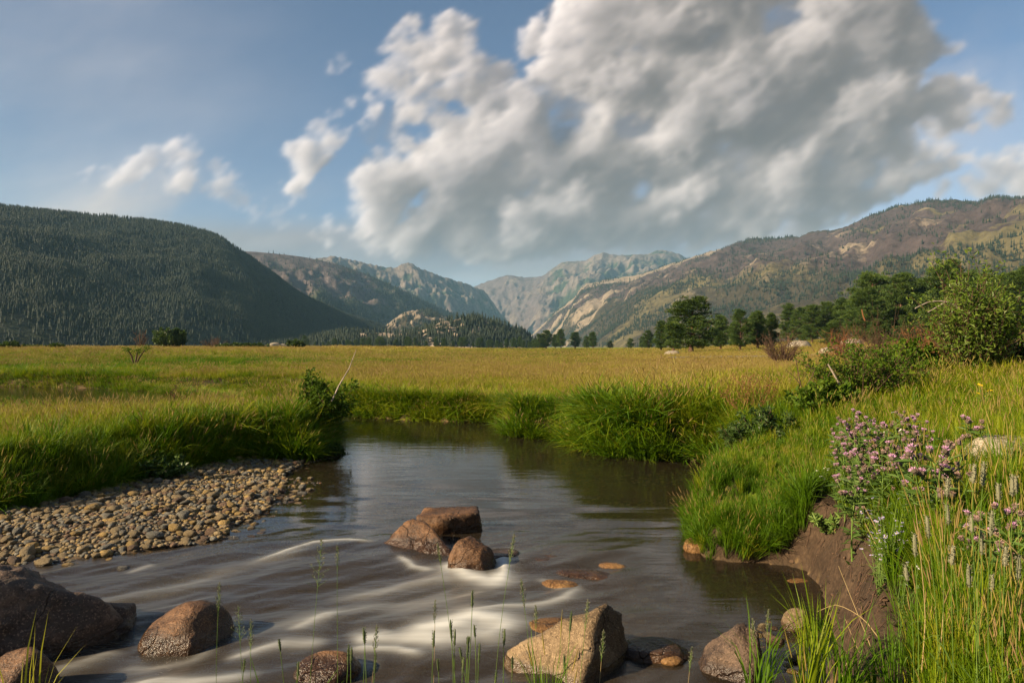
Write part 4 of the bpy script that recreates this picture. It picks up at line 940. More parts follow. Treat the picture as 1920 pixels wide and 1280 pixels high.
def stone_mass(name, P3, S, seed, mats, label=None):
    rng = np.random.default_rng(seed); N, T = ico(2); n = len(P3); nv = len(N)
    sh = np.stack([1+.16*fbm(N[:, 0]*1.5+k*9, N[:, 1]*1.5, N[:, 2]*1.5, 2, k) for k in range(8)])
    Vs = N[None]*sh[rng.integers(0, 8, n)][..., None]*(np.stack([rng.uniform(.85, 1.15, n), rng.uniform(.62, .9, n), rng.uniform(.42, .68, n)], -1)*.5*S[:, None]*1.12)[:, None, :]
    t = rng.uniform(0, 6.28, n); c, s = np.cos(t)[:, None], np.sin(t)[:, None]
    V = np.stack([Vs[..., 0]*c-Vs[..., 1]*s, Vs[..., 0]*s+Vs[..., 1]*c, Vs[..., 2]], -1)+P3[:, None]
    F = (T[None]+(np.arange(n)*nv)[:, None, None]).reshape(-1, 3)
    mi = np.repeat(rng.integers(0, len(mats), n), len(T))
    o = obj(name, mesh(name, V.reshape(-1, 3), None, F, None, True, mats, mi)); tag(o, label, kind='stuff'); return o
rest = order[290:]
stone_mass('gravel', np.stack([pts[rest, 0], pts[rest, 1], zc[rest]], -1), pts[rest, 2], 3, [M_cob[k] for k in ('tan', 'tan', 'grey', 'brown', 'tan', 'ochre', 'grey')])
# fine pebbles filling between, and stones under the shallow water
cand = rc.uniform([-8.2, 4.9], [-2.4, 12.6], (26000, 2)); a_, b_ = wet_sdf(cand[:, 0], cand[:, 1]); cand = cand[(b_ < .12) & (a_ > -.12)][:5200]
stone_mass('pebbles', np.stack([cand[:, 0], cand[:, 1], ground(cand[:, 0], cand[:, 1])+.002], -1), rc.uniform(.018, .045, len(cand)), 4, [M_cob[k] for k in ('tan', 'grey', 'brown', 'tan')])
def bed_stones():
    rng = np.random.default_rng(66); P3 = []; S = []
    for (px0, px1, py0, py1, n, s0, s1) in ((1270, 1480, 1090, 1205, 120, .03, .085), (420, 900, 900, 1010, 210, .05, .14), (60, 520, 1030, 1110, 120, .05, .11), (560, 1300, 1120, 1275, 60, .06, .20), (1400, 1520, 1180, 1275, 26, .04, .12)):
        for _ in range(n):
            px, py = rng.uniform(px0, px1), rng.uniform(py0, py1); x, y = G(px, py); s = s0+(s1-s0)*rng.random()**2
            P3.append((x, y, max(gz(x, y)+s*.12, -.10-s*.2) if py < 1010 else gz(x, y)+s*.18)); S.append(s)
    stone_mass('bed_stones', np.array(P3), np.array(S), 5, [M_rock_amber, M_cob['ochre'], M_cob['tan'], M_cob['brown'], M_cob['ochre']])
bed_stones()
def soil_clods():
    rng = np.random.default_rng(12); c = rng.uniform([1.5, 3.2], [3.6, 7.6], (9000, 2)); a, b = wet_sdf(c[:, 0], c[:, 1]); c = c[(a > -.03) & (a < .34)][:520]
    stone_mass('soil_clods', np.stack([c[:, 0], c[:, 1], ground(c[:, 0], c[:, 1])], -1), .010+.040*rng.random(len(c))**2.5, 8, [M_clod, M_clod, M_clod, M_cob['brown']])
soil_clods()

def bank_roots():
    rng = np.random.default_rng(91); b = MB(); c = rng.uniform([1.6, 3.4], [3.4, 7.2], (6000, 2)); a, w = wet_sdf(c[:, 0], c[:, 1]); c = c[(a > .10) & (a < .30)][:70]
    for x, y in c:
        n = 7; dx, dy = -1.0+rng.normal()*.3, -.35+rng.normal()*.4; L = rng.uniform(.06, .22); s = np.linspace(0, 1, n)
        px_ = x+dx*L*s*.6+rng.normal(size=n)*.006; py_ = y+dy*L*s*.6+rng.normal(size=n)*.006
        z = np.maximum(ground(px_, py_), gz(x, y)-L*s*1.2)+.012+.02*np.sin(s*3)
        b.tube(np.stack([px_, py_, z], -1), np.linspace(rng.uniform(.002, .006), .0012, n), 4, rng.random(), 0, False)
    tag(obj('hanging_roots', b.mesh('hanging_roots', [M_twig])), kind='stuff')
bank_roots()

# ------------------------------------------------------------------ the road across the far meadow
rx = np.linspace(14, 46, 40); ry = 58+.0*rx+1.2*np.sin(rx*.1); rz_ = ground(rx, ry)
V = np.concatenate([np.stack([rx, ry-1.3, np.maximum(rz_, ground(rx, ry-1.3))+.30], -1), np.stack([rx, ry+2.4, np.maximum(rz_, ground(rx, ry+2.4))+.42], -1)]); i = np.arange(39)
sk = np.stack([rx, ry-2.6, ground(rx, ry-2.6)-.1], -1); V = np.concatenate([V, sk])
Q = np.concatenate([np.stack([i, i+1, i+41, i+40], -1), np.stack([i+80, i+81, i+1, i], -1)])
tag(obj('road', mesh('road', V, Q, None, None, False, [M_road])), kind='structure')

# ------------------------------------------------------------------ pines
def pine_proto(seed, broad=1.0, lean=.0, flat=.0):
    """ponderosa about 10 m high: forked limbs carrying separate needle clumps"""
    rng = np.random.default_rng(seed); H = 10.0
    tr = MB(); hs = np.linspace(0, H*.93, 9)
    path = np.stack([lean*hs*.1+.10*np.sin(hs*.7+seed), .08*np.cos(hs*.6+seed), hs-.3*(hs == 0)], -1)
    tr.tube(path, np.linspace(.30, .05, 9)*np.r_[1.3, np.ones(8)], 8)
    cr = MB()
    n_l = 58
    for k in range(n_l):
        u = (k+.5)/n_l; z = H*(.12+.84*u); rad = broad*(2.9*math.sin(math.pi*min(1, .20+.74*u))**.8*(1-.35*u)+.25)*rng.uniform(.62, 1.15)
        if rng.random() < .10: continue
        a = k*2.4+rng.normal()*.4; b0 = np.array([np.interp(z, hs, path[:, 0]), np.interp(z, hs, path[:, 1]), z])
        dirv = np.array([math.cos(a), math.sin(a), rng.uniform(.02, .38)+.25*u])
        e = b0+dirv*rad; mid = b0+dirv*rad*.55+np.array([0, 0, -.12*rad])
        tr.tube([b0, mid, e], [.07*(1.2-u), .04, .015], 5, 0, 0, False)
        for c in range(int(3+4*rng.random()+2*rad)):
            f = rng.uniform(.40, 1.05); ctr = b0+dirv*rad*f+rng.normal(size=3)*np.array([.30, .30, .22])*(.6+.3*rad)
            m = int(rng.uniform(28, 42)); q = rng.normal(size=(m, 3)); q /= np.linalg.norm(q, axis=1)[:, None]; q *= (rng.random(m)**.4)[:, None]
            pos = ctr+q*np.array([.46, .46, .27]); dd = q*np.array([1, 1, .5])+np.array([0, 0, .55])+dirv*.35
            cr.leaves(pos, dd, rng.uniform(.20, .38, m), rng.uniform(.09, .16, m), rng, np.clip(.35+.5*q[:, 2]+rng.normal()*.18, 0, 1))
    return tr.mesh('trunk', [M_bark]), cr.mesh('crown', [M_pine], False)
PINES = [pine_proto(3, 1.0), pine_proto(14, .82, .2), pine_proto(25, .7, -.15), pine_proto(36, 1.15, .1)]
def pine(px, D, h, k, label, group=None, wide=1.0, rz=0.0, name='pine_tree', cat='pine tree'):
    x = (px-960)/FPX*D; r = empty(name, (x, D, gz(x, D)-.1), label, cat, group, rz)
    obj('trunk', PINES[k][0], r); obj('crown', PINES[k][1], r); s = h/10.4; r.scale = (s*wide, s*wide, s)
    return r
pine(1297, 118, 10.0, 3, 'big dark round crowned pine standing alone left of the road', wide=1.55, rz=.6)
PL = [(1262, 150, 8.5, 1, 'mid green pine just left of the big lone pine', 1.0), (1240, 200, 9.5, 2, 'slender pine second to the left of the big lone pine', 1.1), (1352, 170, 9.2, 1, 'pine with a ragged top just right of the big lone pine', 1.0),
      (1388, 142, 8.8, 3, 'tallest of the close pine trio left of the road', .95), (1420, 146, 8.6, 1, 'middle pine of the close trio left of the road', 1.05), (1445, 150, 8.2, 2, 'right pine of the close trio left of the road', 1.1),
      (1478, 240, 15, 2, 'tall narrow pine rising behind the tan rock', .95), (1500, 210, 12, 1, 'pale green pine right above the tan rock', 1.0), (1522, 200, 12, 0, 'dull green pine behind the twiggy shrubs, left one', 1.05), (1552, 205, 13, 1, 'dull green pine behind the twiggy shrubs, middle one', 1.0),
      (1580, 190, 13, 2, 'dull green pine behind the twiggy shrubs, right one', 1.1), (1622, 132, 11.2, 3, 'broad rounded pine above the leafy bush with a bare reddish limb', 1.05), (1655, 160, 12.5, 1, 'narrow pine right behind the broad rounded pine', 1.0),
      (1690, 150, 12.4, 0, 'bright green pine left below the tallest pine', 1.15), (1722, 140, 13, 2, 'pine directly left of the tallest pine', 1.2), (1772, 118, 14.2, 3, 'tallest pine on the right slope with a rounded top', .95),
      (1812, 135, 13.4, 1, 'pine with a dead pale branch right of the tallest pine', 1.1), (1850, 150, 14, 0, 'pine behind the tall willow bush', 1.1), (1885, 140, 13, 2, 'pine right of the willow bush, dark and dense', 1.2), (1912, 130, 13, 3, 'pine at the right edge of the slope', 1.0),
      (1648, 105, 4.5, 0, 'small young pine below the broad rounded pine', 1.3), (1700, 100, 4.6, 3, 'small bushy pine at the foot of the slope', 1.25), (1745, 102, 4.8, 1, 'small young pine under the tallest pine', 1.3), (1560, 122, 4.8, 3, 'low pine clump beside the pale outcrop', 1.3),
      (1795, 100, 5, 0, 'small pine right under the dead arched branch', 1.3), (1860, 98, 5.5, 3, 'low pine behind the right side of the willow bush', 1.3), (1215, 300, 9, 0, 'small pine at the left end of the right hand pine row', 1.1)]
for k, (px, D, h, v, lab, w) in enumerate(PL): pine(px, D, h, v, lab, None, w, k*1.7)
rp = np.random.default_rng(9)
for k in range(64):                                   # the wood thickens up the slope behind
    px = rp.uniform(1600, 2080); D = rp.uniform(135, 300)
    pine(px, D, rp.uniform(11, 16), k % 4, 'dark green pine in the dense wood on the right slope', 'pines of the dense wood on the right slope', rp.uniform(.9, 1.2), rp.uniform(0, 6))
for k in range(7):
    pine(rp.uniform(1330, 1600), rp.uniform(260, 420), rp.uniform(10, 15), k % 4, 'distant pine behind the pine trio and twiggy shrubs', 'distant pines behind the trio', rp.uniform(.9, 1.1), rp.uniform(0, 6))
for px, h in ((1012, 11), (1024, 14), (1041, 12), (1052, 16), (1078, 14), (1100, 10), (1112, 13), (1144, 6), (1182, 8), (1204, 10)):
    pine(px, 520+rp.uniform(-30, 30), h, int(rp.integers(0, 4)), 'tiny distant pine in the row along the far meadow edge', 'distant pines along the far meadow edge', rp.uniform(1.0, 1.4), rp.uniform(0, 6))
for px in np.r_[np.linspace(540, 1005, 46)]:
    pine(px+rp.normal()*4, 700+rp.uniform(-60, 40), rp.uniform(6, 12), int(rp.integers(0, 4)), 'tiny dark pine at the foot of the wooded knoll', 'pines at the foot of the wooded knoll', rp.uniform(1.0, 1.3), rp.uniform(0, 6))

# ------------------------------------------------------------------ shrubs
def shrub_mesh(seed, h, w, stems, leaves, leaf=(.05, .03), twist=.5, droop=.1, mats=(None, None), stem_r=.012, lo=.15, twigs=3, fan=1.0, clump_=1.0, nseg=6):
    """stems from one foot, twigs off the stems, leaves along the twigs"""
    rng = np.random.default_rng(seed); st = MB(); lf = MB(); P_, D_ = [], []
    for k in range(stems):
        a = rng.uniform(0, 6.283); out = w*.5*math.sqrt(rng.random())*fan; hh = h*rng.uniform(.55, 1.0)*(1-.35*(out/(w*.5+1e-6))**2)
        t = np.linspace(0, 1, nseg); wob = np.cumsum(rng.normal(size=(nseg, 2)), axis=0)*twist*.05*h
        p = np.stack([math.cos(a)*out*(t**.9+.06)+wob[:, 0]*t, math.sin(a)*out*(t**.9+.06)+wob[:, 1]*t, hh*(t-droop*t**3)-.04], -1)
        st.tube(p, np.linspace(stem_r, stem_r*.22, nseg), 5, rng.random(), 0, False)
        for q in range(twigs):
            f = rng.uniform(lo, .97); b0 = np.array([np.interp(f, t, p[:, i]) for i in range(3)])
            dv = rng.normal(size=3); dv[2] = abs(dv[2])*.9+.25; dv /= np.linalg.norm(dv); L = h*rng.uniform(.12, .30)*(1.1-f*.5)
            m = b0+dv*L*.5+rng.normal(size=3)*.02*h; e = b0+dv*L+np.array([0, 0, .04*h])
            st.tube([b0, m, e], [stem_r*.45, stem_r*.3, stem_r*.15], 3, rng.random(), 0, False)
            if leaves:
                nl = int(leaves*rng.uniform(.5, 1.5)); s_ = rng.random(nl)[:, None]; P_.append(b0+(e-b0)*s_+rng.normal(size=(nl, 3))*.025*h*clump_); D_.append(rng.normal(size=(nl, 3))*.7+dv*.6)
        if leaves:
            nl = int(leaves*.6); s_ = rng.uniform(max(lo, .35), 1.0, nl); P_.append(np.stack([np.interp(s_, t, p[:, i]) for i in range(3)], -1)+rng.normal(size=(nl, 3))*.02*h); D_.append(rng.normal(size=(nl, 3))*.7+np.array([0, 0, .5]))
    me_s = st.mesh('stems', [mats[0]]); me_l = None
    if leaves:
        P_ = np.vstack(P_); D_ = np.vstack(D_); n = len(P_)
        lf.leaves(P_, D_, rng.uniform(.7, 1.35, n)*leaf[0], rng.uniform(.7, 1.3, n)*leaf[1], rng, rng.random(n)); me_l = lf.mesh('foliage', [mats[1]], False)
    return me_s, me_l
def shrub(x, y, label, cat, name, seed, h, w, stems, leaves, z=None, tilt=(0, 0), **k):
    r = empty(name, (x, y, (gz(x, y) if z is None else z)-.02), label, cat); a, b = shrub_mesh(seed, h, w, stems, leaves, **k)
    obj('stems', a, r)
    if b: obj('foliage', b, r)
    r.rotation_euler = (tilt[0], tilt[1], 0); return r
def at(px, D): return (px-960)/FPX*D
# left of the pool
lb = shrub(at(588, 13.6), 13.7, 'green bush leaning over the water from the tip of the left bank', 'bush', 'bank_bush', 5, 1.5, 1.35, 18, 34, z=.30, tilt=(0, R(16)), leaf=(.075, .045), mats=(M_twig, M_shrub), stem_r=.014, lo=.1, twigs=5)
b = MB(); b.tube([P(622, 752, 13.3), P(636, 722, 13.32), P(655, 690, 13.3), P(668, 655, 13.3)], [.016, .014, .010, .004], 6)
tag(obj('dead_stick', b.mesh('dead_stick', [M_greytwig])), 'bare pale stick rising out of the bush on the left bank', 'stick')
shrub(at(612, 12.6), 12.75, 'dark drooping plant trailing into the water under the left bank bush', 'bush', 'trailing_plant', 8, .34, .75, 14, 22, z=.02, tilt=(0, R(25)), leaf=(.06, .03), mats=(M_twig, M_darkleaf), stem_r=.008, droop=.55, twigs=4)
shrub(at(285, 9.4), 9.7, 'low leafy plant at the foot of the left bank above the cobbles', 'plant', 'leafy_plant', 9, .42, .8, 14, 14, z=.14, leaf=(.075, .05), mats=(M_stem, M_darkleaf), stem_r=.006, twigs=4)
shrub(at(320, 150), 150, 'round dark green bush standing at the far left meadow edge', 'bush', 'round_bush', 12, 5.4, 6.4, 60, 34, leaf=(.55, .35), mats=(M_twig, M_darkleaf), stem_r=.06, lo=.1, twigs=5, fan=1.1)
shrub(at(262, 165), 165, 'bare dark twiggy tree left of the round dark bush', 'bare tree', 'bare_tree', 13, 6.0, 4.2, 12, 0, mats=(M_twig, M_twig), stem_r=.10, twigs=7)
shrub(at(402, 150), 150, 'brown leafless brush right of the round dark bush', 'brush', 'bare_brush', 14, 3.6, 7.0, 40, 0, mats=(M_twig, M_twig), stem_r=.05, twigs=6)
for k, (px, D, h, w, lab) in enumerate(((440, 130, 1.5, 7.0, 'low green bush patch below the brown leafless brush'), (475, 125, 1.3, 5.0, 'low green bush right of the brush patch'), (555, 120, 2.0, 3.2, 'small upright dark bush in the meadow left of the dead stick'), (18, 95, 1.3, 2.4, 'small round bush at the left edge of the meadow'), (108, 96, .9, 1.8, 'tiny round bush in the golden strip of meadow'), (60, 120, 1.0, 4, 'flat green bush on the golden strip'))):
    shrub(at(px, D), D, lab, 'bush', 'low_bush', 20+k, h, w, 40, 26, leaf=(.38, .26), mats=(M_twig, M_darkleaf), stem_r=.03, lo=.1, twigs=4)
b = MB(); D = 46; z0 = gz(at(253, D), D)
for q in ([(252, 690), (247, 668), (240, 656)], [(252, 690), (262, 668), (274, 653)], [(252, 688), (256, 668), (258, 658)]):
    b.tube([P(u, v, D) for u, v in q], [.07, .055, .03], 5)
vs_ = empty('forked_shrub', (0, 0, 0), 'forked shrub with a V of bare stems tipped with leaves in the left meadow', 'shrub'); obj('stems', b.mesh('stems', [M_twig]), vs_)
lf = MB(); rr = np.random.default_rng(2)
for u, v in ((238, 655), (275, 652), (259, 656)):
    n = 70; lf.leaves(np.array(P(u, v, D))+rr.normal(size=(n, 3))*np.array([.16, .16, .10]), rr.normal(size=(n, 3)), .13, .08, rr, rr.random(n))
obj('foliage', lf.mesh('foliage', [M_shrub], False), vs_)
shrub(at(325, 15), 15, 'dry brown weed stalk standing up in the left meadow', 'weed', 'dry_weed', 31, .95, .35, 4, 3, leaf=(.05, .03), mats=(M_twig, M_rust), stem_r=.012, twigs=5)
# right side
for k, (px, D, h, w, n, lab) in enumerate(((1465, 44, 3.1, 2.5, 46, 'leafless vase shaped shrub with dark twigs left of the road'), (1572, 40, 3.2, 2.0, 40, 'leafless upright shrub with reddish twigs right of the road'))):
    shrub(at(px, D), D, lab, 'shrub', 'bare_shrub', 41+k, h, w, n, 0 if k else 0, mats=(M_twig if k == 0 else M_redtwig,)*2, stem_r=.035, twigs=7, twist=.7)
shrub(at(1612, 10.8), 10.8, 'dense leafy green bush above the thistles', 'bush', 'leafy_bush', 51, 1.25, 1.9, 70, 13, leaf=(.052, .034), mats=(M_twig, M_shrub), stem_r=.012, lo=.12, twigs=5)
shrub(at(1540, 10.0), 10.0, 'smaller leafy bush at the lower left of the dense green bush', 'bush', 'leafy_bush', 52, .75, 1.0, 34, 22, leaf=(.075, .05), mats=(M_twig, M_shrub), stem_r=.010, lo=.1, twigs=4)
shrub(at(1715, 12), 12.2, 'leafy bush in the gap between the dense green bush and the willow', 'bush', 'leafy_bush', 53, .95, 1.2, 34, 22, leaf=(.09, .055), mats=(M_twig, M_shrub), stem_r=.012, lo=.1, twigs=5)
shrub(at(1838, 11.6), 11.8, 'tall pale willow bush on the right slope', 'bush', 'willow_bush', 54, 2.55, 1.45, 64, 15, leaf=(.085, .032), mats=(M_twig, M_willow), stem_r=.014, lo=.12, twigs=6)
shrub(at(1765, 12.4), 12.6, 'reddish brown leafless brush left of the willow bush', 'brush', 'bare_brush', 55, 1.45, 1.2, 60, 2, leaf=(.05, .025), mats=(M_redtwig, M_rust), stem_r=.010, twigs=7)
shrub(at(1665, 13.5), 13.6, 'thin brown leafless brush behind the dense green bush', 'brush', 'bare_brush', 56, 1.75, 2.6, 80, 0, mats=(M_twig, M_twig), stem_r=.009, twigs=6)
shrub(at(1890, 12.8), 13, 'dull brown green bush at the right edge behind the willow', 'bush', 'leafy_bush', 57, 1.2, 1.3, 40, 14, leaf=(.09, .05), mats=(M_redtwig, M_darkleaf), stem_r=.012, twigs=5)
shrub(at(1432, 9.5), 9.6, 'dark leafy shrub at the water edge of the right bank', 'bush', 'low_bush', 58, .95, 1.25, 46, 20, z=.36, leaf=(.07, .03), mats=(M_twig, M_darkleaf), stem_r=.009, lo=.08, twigs=5)
shrub(at(1412, 11.0), 11.0, 'rusty red seeded dock stalks in the tall grass of the right bank', 'plant', 'dock_plant', 59, 1.15, .9, 14, 5, leaf=(.03, .016), mats=(M_redtwig, M_rust), stem_r=.006, twigs=8, lo=.4)
shrub(at(1897, 5.4), 5.5, 'dark green leafy weeds in front of the pale boulder', 'plant', 'leafy_plant', 60, .42, .75, 40, 24, leaf=(.07, .022), mats=(M_stem, M_darkleaf), stem_r=.006, twigs=4, lo=.05)
shrub(at(1568, 5.9), 5.95, 'small leafy weed with broken tan stalks on top of the soil bank', 'plant', 'leafy_plant', 61, .20, .34, 12, 12, leaf=(.05, .022), mats=(M_strawstem, M_stem), stem_r=.006, twigs=3, lo=.05)
shrub(at(1440, 6.55), 6.7, 'dark feathery weed between the islet grass and the soil bank', 'plant', 'leafy_plant', 62, .22, .28, 12, 12, leaf=(.045, .016), mats=(M_stem, M_darkleaf), stem_r=.004, twigs=4, lo=.05)
def branch(name, lab, cat, runs, mat):
    b = MB()
    for pts_, r0, r1 in runs:
        q = resample(np.array([P(*p) for p in pts_]), 10); b.tube(q, np.linspace(r0, r1, 10), 6)
    return tag(obj(name, b.mesh(name, [mat])), lab, cat)
branch('dead_branch', 'long bleached dead branch arching left out of the willow bush', 'branch', [([(1810, 598, 11.8), (1794, 575, 11.8), (1770, 565, 11.75), (1742, 566, 11.7), (1716, 578, 11.6)], .026, .008), ([(1772, 566, 11.75), (1758, 575, 11.7), (1740, 585, 11.65)], .014, .006)], M_greytwig)
branch('dead_branch', 'forked dark dead twig at the left of the dense green bush', 'branch', [([(1528, 790, 10.3), (1512, 755, 10.3), (1500, 715, 10.3), (1492, 672, 10.3)], .014, .004), ([(1502, 722, 10.3), (1488, 705, 10.3), (1472, 692, 10.3)], .008, .003), ([(1505, 735, 10.3), (1525, 700, 10.3), (1532, 672, 10.3)], .008, .003), ([(1520, 770, 10.3), (1545, 720, 10.3), (1560, 690, 10.3)], .008, .003)], M_twig)
branch('dead_branch', 'short bleached stick leaning in front of the dense green bush', 'branch', [([(1578, 728, 9.9), (1566, 706, 9.9), (1553, 683, 9.9)], .014, .010)], M_greytwig)
branch('dead_branch', 'pale curved dead limb hanging in the pine crown above the willow', 'branch', [([(1796, 530, 117), (1801, 520, 117), (1803, 512, 117), (1805, 503, 117)], .24, .12)], M_redtwig)
branch('dead_branch', 'short reddish bare limb at the foot of the broad rounded pine', 'branch', [([(1622, 601, 128), (1618, 590, 128), (1616, 580, 128)], .16, .10)], M_redtwig)
# ------------------------------------------------------------------ thistles and asters on the right bank
def head_mesh(fresh, seed):
    rng = np.random.default_rng(seed); b = MB(); n = 7; an = np.arange(n)/n*6.283
    rings = [(0.0, .10), (.25, .40), (.55, .42), (.72, .30)]
    V = np.vstack([np.stack([np.cos(an)*r, np.sin(an)*r, np.full(n, z)], -1) for z, r in rings])
    Q = [(i*n+j, i*n+(j+1) % n, (i+1)*n+(j+1) % n, (i+1)*n+j) for i in range(3) for j in range(n)]
    b.add(V, Q, None, rng.random(len(V)), 0)
    m = 26; a = rng.uniform(0, 6.283, m); el = rng.uniform(.25, 1.4, m)
    d = np.stack([np.cos(a)*np.cos(el), np.sin(a)*np.cos(el), np.sin(el)], -1)
    b.leaves(np.array([0, 0, .62])+d*np.array([.2, .2, .05]), d, rng.uniform(.40, .62, m), .16 if fresh else .22, rng, rng.random(m), 1, .1)
    return b.mesh('flower_head', [M_bud, M_purple if fresh else M_pinkdry], False)
HEAD_F = [head_mesh(True, k) for k in range(3)]; HEAD_D = [head_mesh(False, 9+k) for k in range(3)]
def thistle_proto(seed, nb=6, per=(1, 3)):
    rng = np.random.default_rng(seed); st = MB(); lf = MB(); heads = []
    t = np.linspace(0, 1, 7); p = np.stack([.05*np.sin(t*2+seed)*t, .05*np.cos(t*2.3+seed)*t, t*.80-.03], -1); st.tube(p, np.linspace(.011, .006, 7), 6, .4)
    P_, D_ = [], []
    for k in range(nb):
        f = .45+.55*k/nb; b0 = np.array([np.interp(f, t, p[:, i]) for i in range(3)]); a = k*2.4+rng.normal()*.4
        L = rng.uniform(.18, .34)*(1.25-.5*f); e = b0+np.array([math.cos(a)*L*.55, math.sin(a)*L*.55, L*.9]); m = b0*.5+e*.5+np.array([math.cos(a), math.sin(a), 0])*.03
        st.tube([b0, m, e], [.006, .005, .004], 5, .5, 0, False)
        for q in range(rng.integers(per[0], per[1]+1)):
            e2 = e+np.array([rng.normal()*.035, rng.normal()*.035, rng.uniform(.02, .07)]); st.tube([m*.3+e*.7, e2], [.004, .003], 4, .5, 0, False); heads.append((e2, (rng.normal()*.3, rng.normal()*.3, rng.uniform(0, 6))))
        nl = 5; s_ = rng.random(nl)[:, None]; P_.append(b0+(e-b0)*s_); D_.append(np.stack([np.cos(a+rng.normal(size=nl)), np.sin(a+rng.normal(size=nl)), rng.uniform(-.1, .7, nl)], -1))
    heads.append((p[-1]+np.array([0, 0, .0]), (0, 0, 0)))
    nl = 44; s_ = rng.random(nl)**.8; aa = rng.uniform(0, 6.283, nl)
    P_.append(np.stack([np.interp(s_, t, p[:, i]) for i in range(3)], -1)); D_.append(np.stack([np.cos(aa), np.sin(aa), rng.uniform(-.2, .6, nl)], -1))
    P_, D_ = np.vstack(P_), np.vstack(D_); n = len(P_)
    lf.leaves(P_, D_, rng.uniform(.07, .17, n), rng.uniform(.018, .034, n), rng, rng.random(n))
    return st.mesh('stem', [M_stem]), lf.mesh('foliage', [M_thleaf], False), heads
THP = [thistle_proto(3), thistle_proto(17, 7), thistle_proto(29, 5), thistle_proto(41, 8, (1, 2))]
rt = np.random.default_rng(31)
def thistle(px, D, h, k, label, group=None, fresh=.5, hs=.030, z=None):
    x = at(px, D); r = empty('thistle_plant', (x, D, (gz(x, D) if z is None else z)-.01), label, 'thistle', group, rt.uniform(0, 6.28)); s = h/.85; r.scale = (s, s, s)
    obj('stem', THP[k][0], r); obj('foliage', THP[k][1], r)
    for p, e in THP[k][2]:
        fr = rt.random() < fresh; q = obj('flower_head', (HEAD_F if fr else HEAD_D)[int(rt.integers(0, 3))], r, p, 0, hs/s*rt.uniform(.8, 1.2)*(1 if fr else .9)); q.rotation_euler = e
    return r
GRP = 'thistles of the dense pink patch on the right bank'
for k in range(26):
    D = rt.uniform(4.9, 6.5); px = 1572+150*rt.random()+(6.5-D)*12; x = at(px, D)
    top = 770+(6.4-D)*62+rt.uniform(-10, 60); h = np.clip(EYE+(HOR-top)/FPX*D-gz(x, D), .35, 1.05)
    thistle(px, D, h, k % 4, 'pink flowered thistle in the dense patch on the right bank', GRP, .42, .034)
thistle(1752, 4.3, .78, 1, 'thistle with the biggest bright purple heads, right in front of the dense patch', None, .85, .050)
thistle(1722, 4.5, .66, 2, 'thistle with purple heads at the lower right rim of the dense patch', None, .7, .042)
thistle(1782, 4.4, .70, 0, 'dry branching thistle beside the one with the biggest purple heads', None, .25, .040)
thistle(1822, 5.9, .52, 3, 'lone thistle with a faded pink top left of the pale boulder', None, .4, .036)
thistle(1845, 3.5, .50, 2, 'thistle low in the grass at the right edge, furthest left of three', None, .45, .029)
thistle(1872, 3.4, .56, 0, 'thistle low in the grass at the right edge, middle one of three', None, .4, .029)
thistle(1908, 3.3, .62, 1, 'thistle low in the grass at the right edge, furthest right of three', None, .5, .031)
thistle(1571, 6.0, .30, 2, 'short thistle with one pink head on the brink of the soil bank', None, .6, .034)

def daisy_mesh(mat, core, n, seed):
    rng = np.random.default_rng(seed); b = MB(); a = np.arange(n)/n*6.283
    b.leaves(np.zeros((n, 3)), np.stack([np.cos(a), np.sin(a), np.full(n, .12)], -1), .5, .2, rng, rng.random(n), 0, 0)
    an = np.arange(6)/6*6.283; b.add(np.vstack([np.stack([np.cos(an)*.13, np.sin(an)*.13, np.full(6, .03)], -1), [[0, 0, .10]]]), None, [(i, (i+1) % 6, 6) for i in range(6)], .5, 1)
    return b.mesh('flower_head', [mat, core], False)
FL_L, FL_W, FL_Y = daisy_mesh(M_aster, M_yellow, 11, 1), daisy_mesh(M_white, M_yellow, 11, 2), daisy_mesh(M_yellow, M_yellow, 13, 3)
def aster_proto(seed, n=8):
    rng = np.random.default_rng(seed); st = MB(); lf = MB(); hd = []
    for k in range(n):
        a = rng.uniform(0, 6.28); o = rng.uniform(.02, .13); h = rng.uniform(.5, 1.0)*.5
        e = np.array([math.cos(a)*o, math.sin(a)*o, h]); m = e*.5+np.array([rng.normal()*.015, rng.normal()*.015, .02]); st.tube([(0, 0, -.02), m, e], [.003, .0024, .0018], 4, .5, 0, False); hd.append(e)
        nl = 9; s_ = rng.random(nl)[:, None]; P_ = m*s_*2*(s_ < .5)+(s_ >= .5)*(m+(e-m)*(s_*2-1)); lf.leaves(P_, rng.normal(size=(nl, 3))+np.array([0, 0, .4]), rng.uniform(.03, .06, nl), .010, rng, rng.random(nl))
    return st.mesh('stems', [M_stem]), lf.mesh('foliage', [M_thleaf], False), hd
ASP = [aster_proto(s, n) for s, n in ((3, 8), (8, 10), (13, 6))]
def daisy(px, D, h, k, me, label, cat, name, group=None, fs=.024, count=None, z=None):
    x = at(px, D); r = empty(name, (x, D, gz(x, D)-.01 if z is None else z), label, cat, group, rt.uniform(0, 6.28)); s = h/.5; r.scale = (s, s, s)
    obj('stems', ASP[k][0], r); obj('foliage', ASP[k][1], r)
    for e in ASP[k][2][:count]:
        q = obj('flower_head', me, r, tuple(e), 0, fs/s*rt.uniform(.8, 1.2)); q.rotation_euler = (rt.normal()*.5+.35, rt.normal()*.4, rt.uniform(0, 6))
    return r
for k in range(22):
    D = rt.uniform(3.9, 4.9); px = rt.uniform(1628, 1735)+(4.9-D)*15
    daisy(px, D, rt.uniform(.30, .55), k % 3, FL_L, 'lilac aster with small pale flowers below the thistle patch', 'aster', 'aster_plant', 'lilac asters below the thistle patch')
daisy(1692, 6.0, .85, 0, FL_W, 'white flowered plant standing tall inside the thistle patch', 'wildflower', 'wildflower', None, .030)
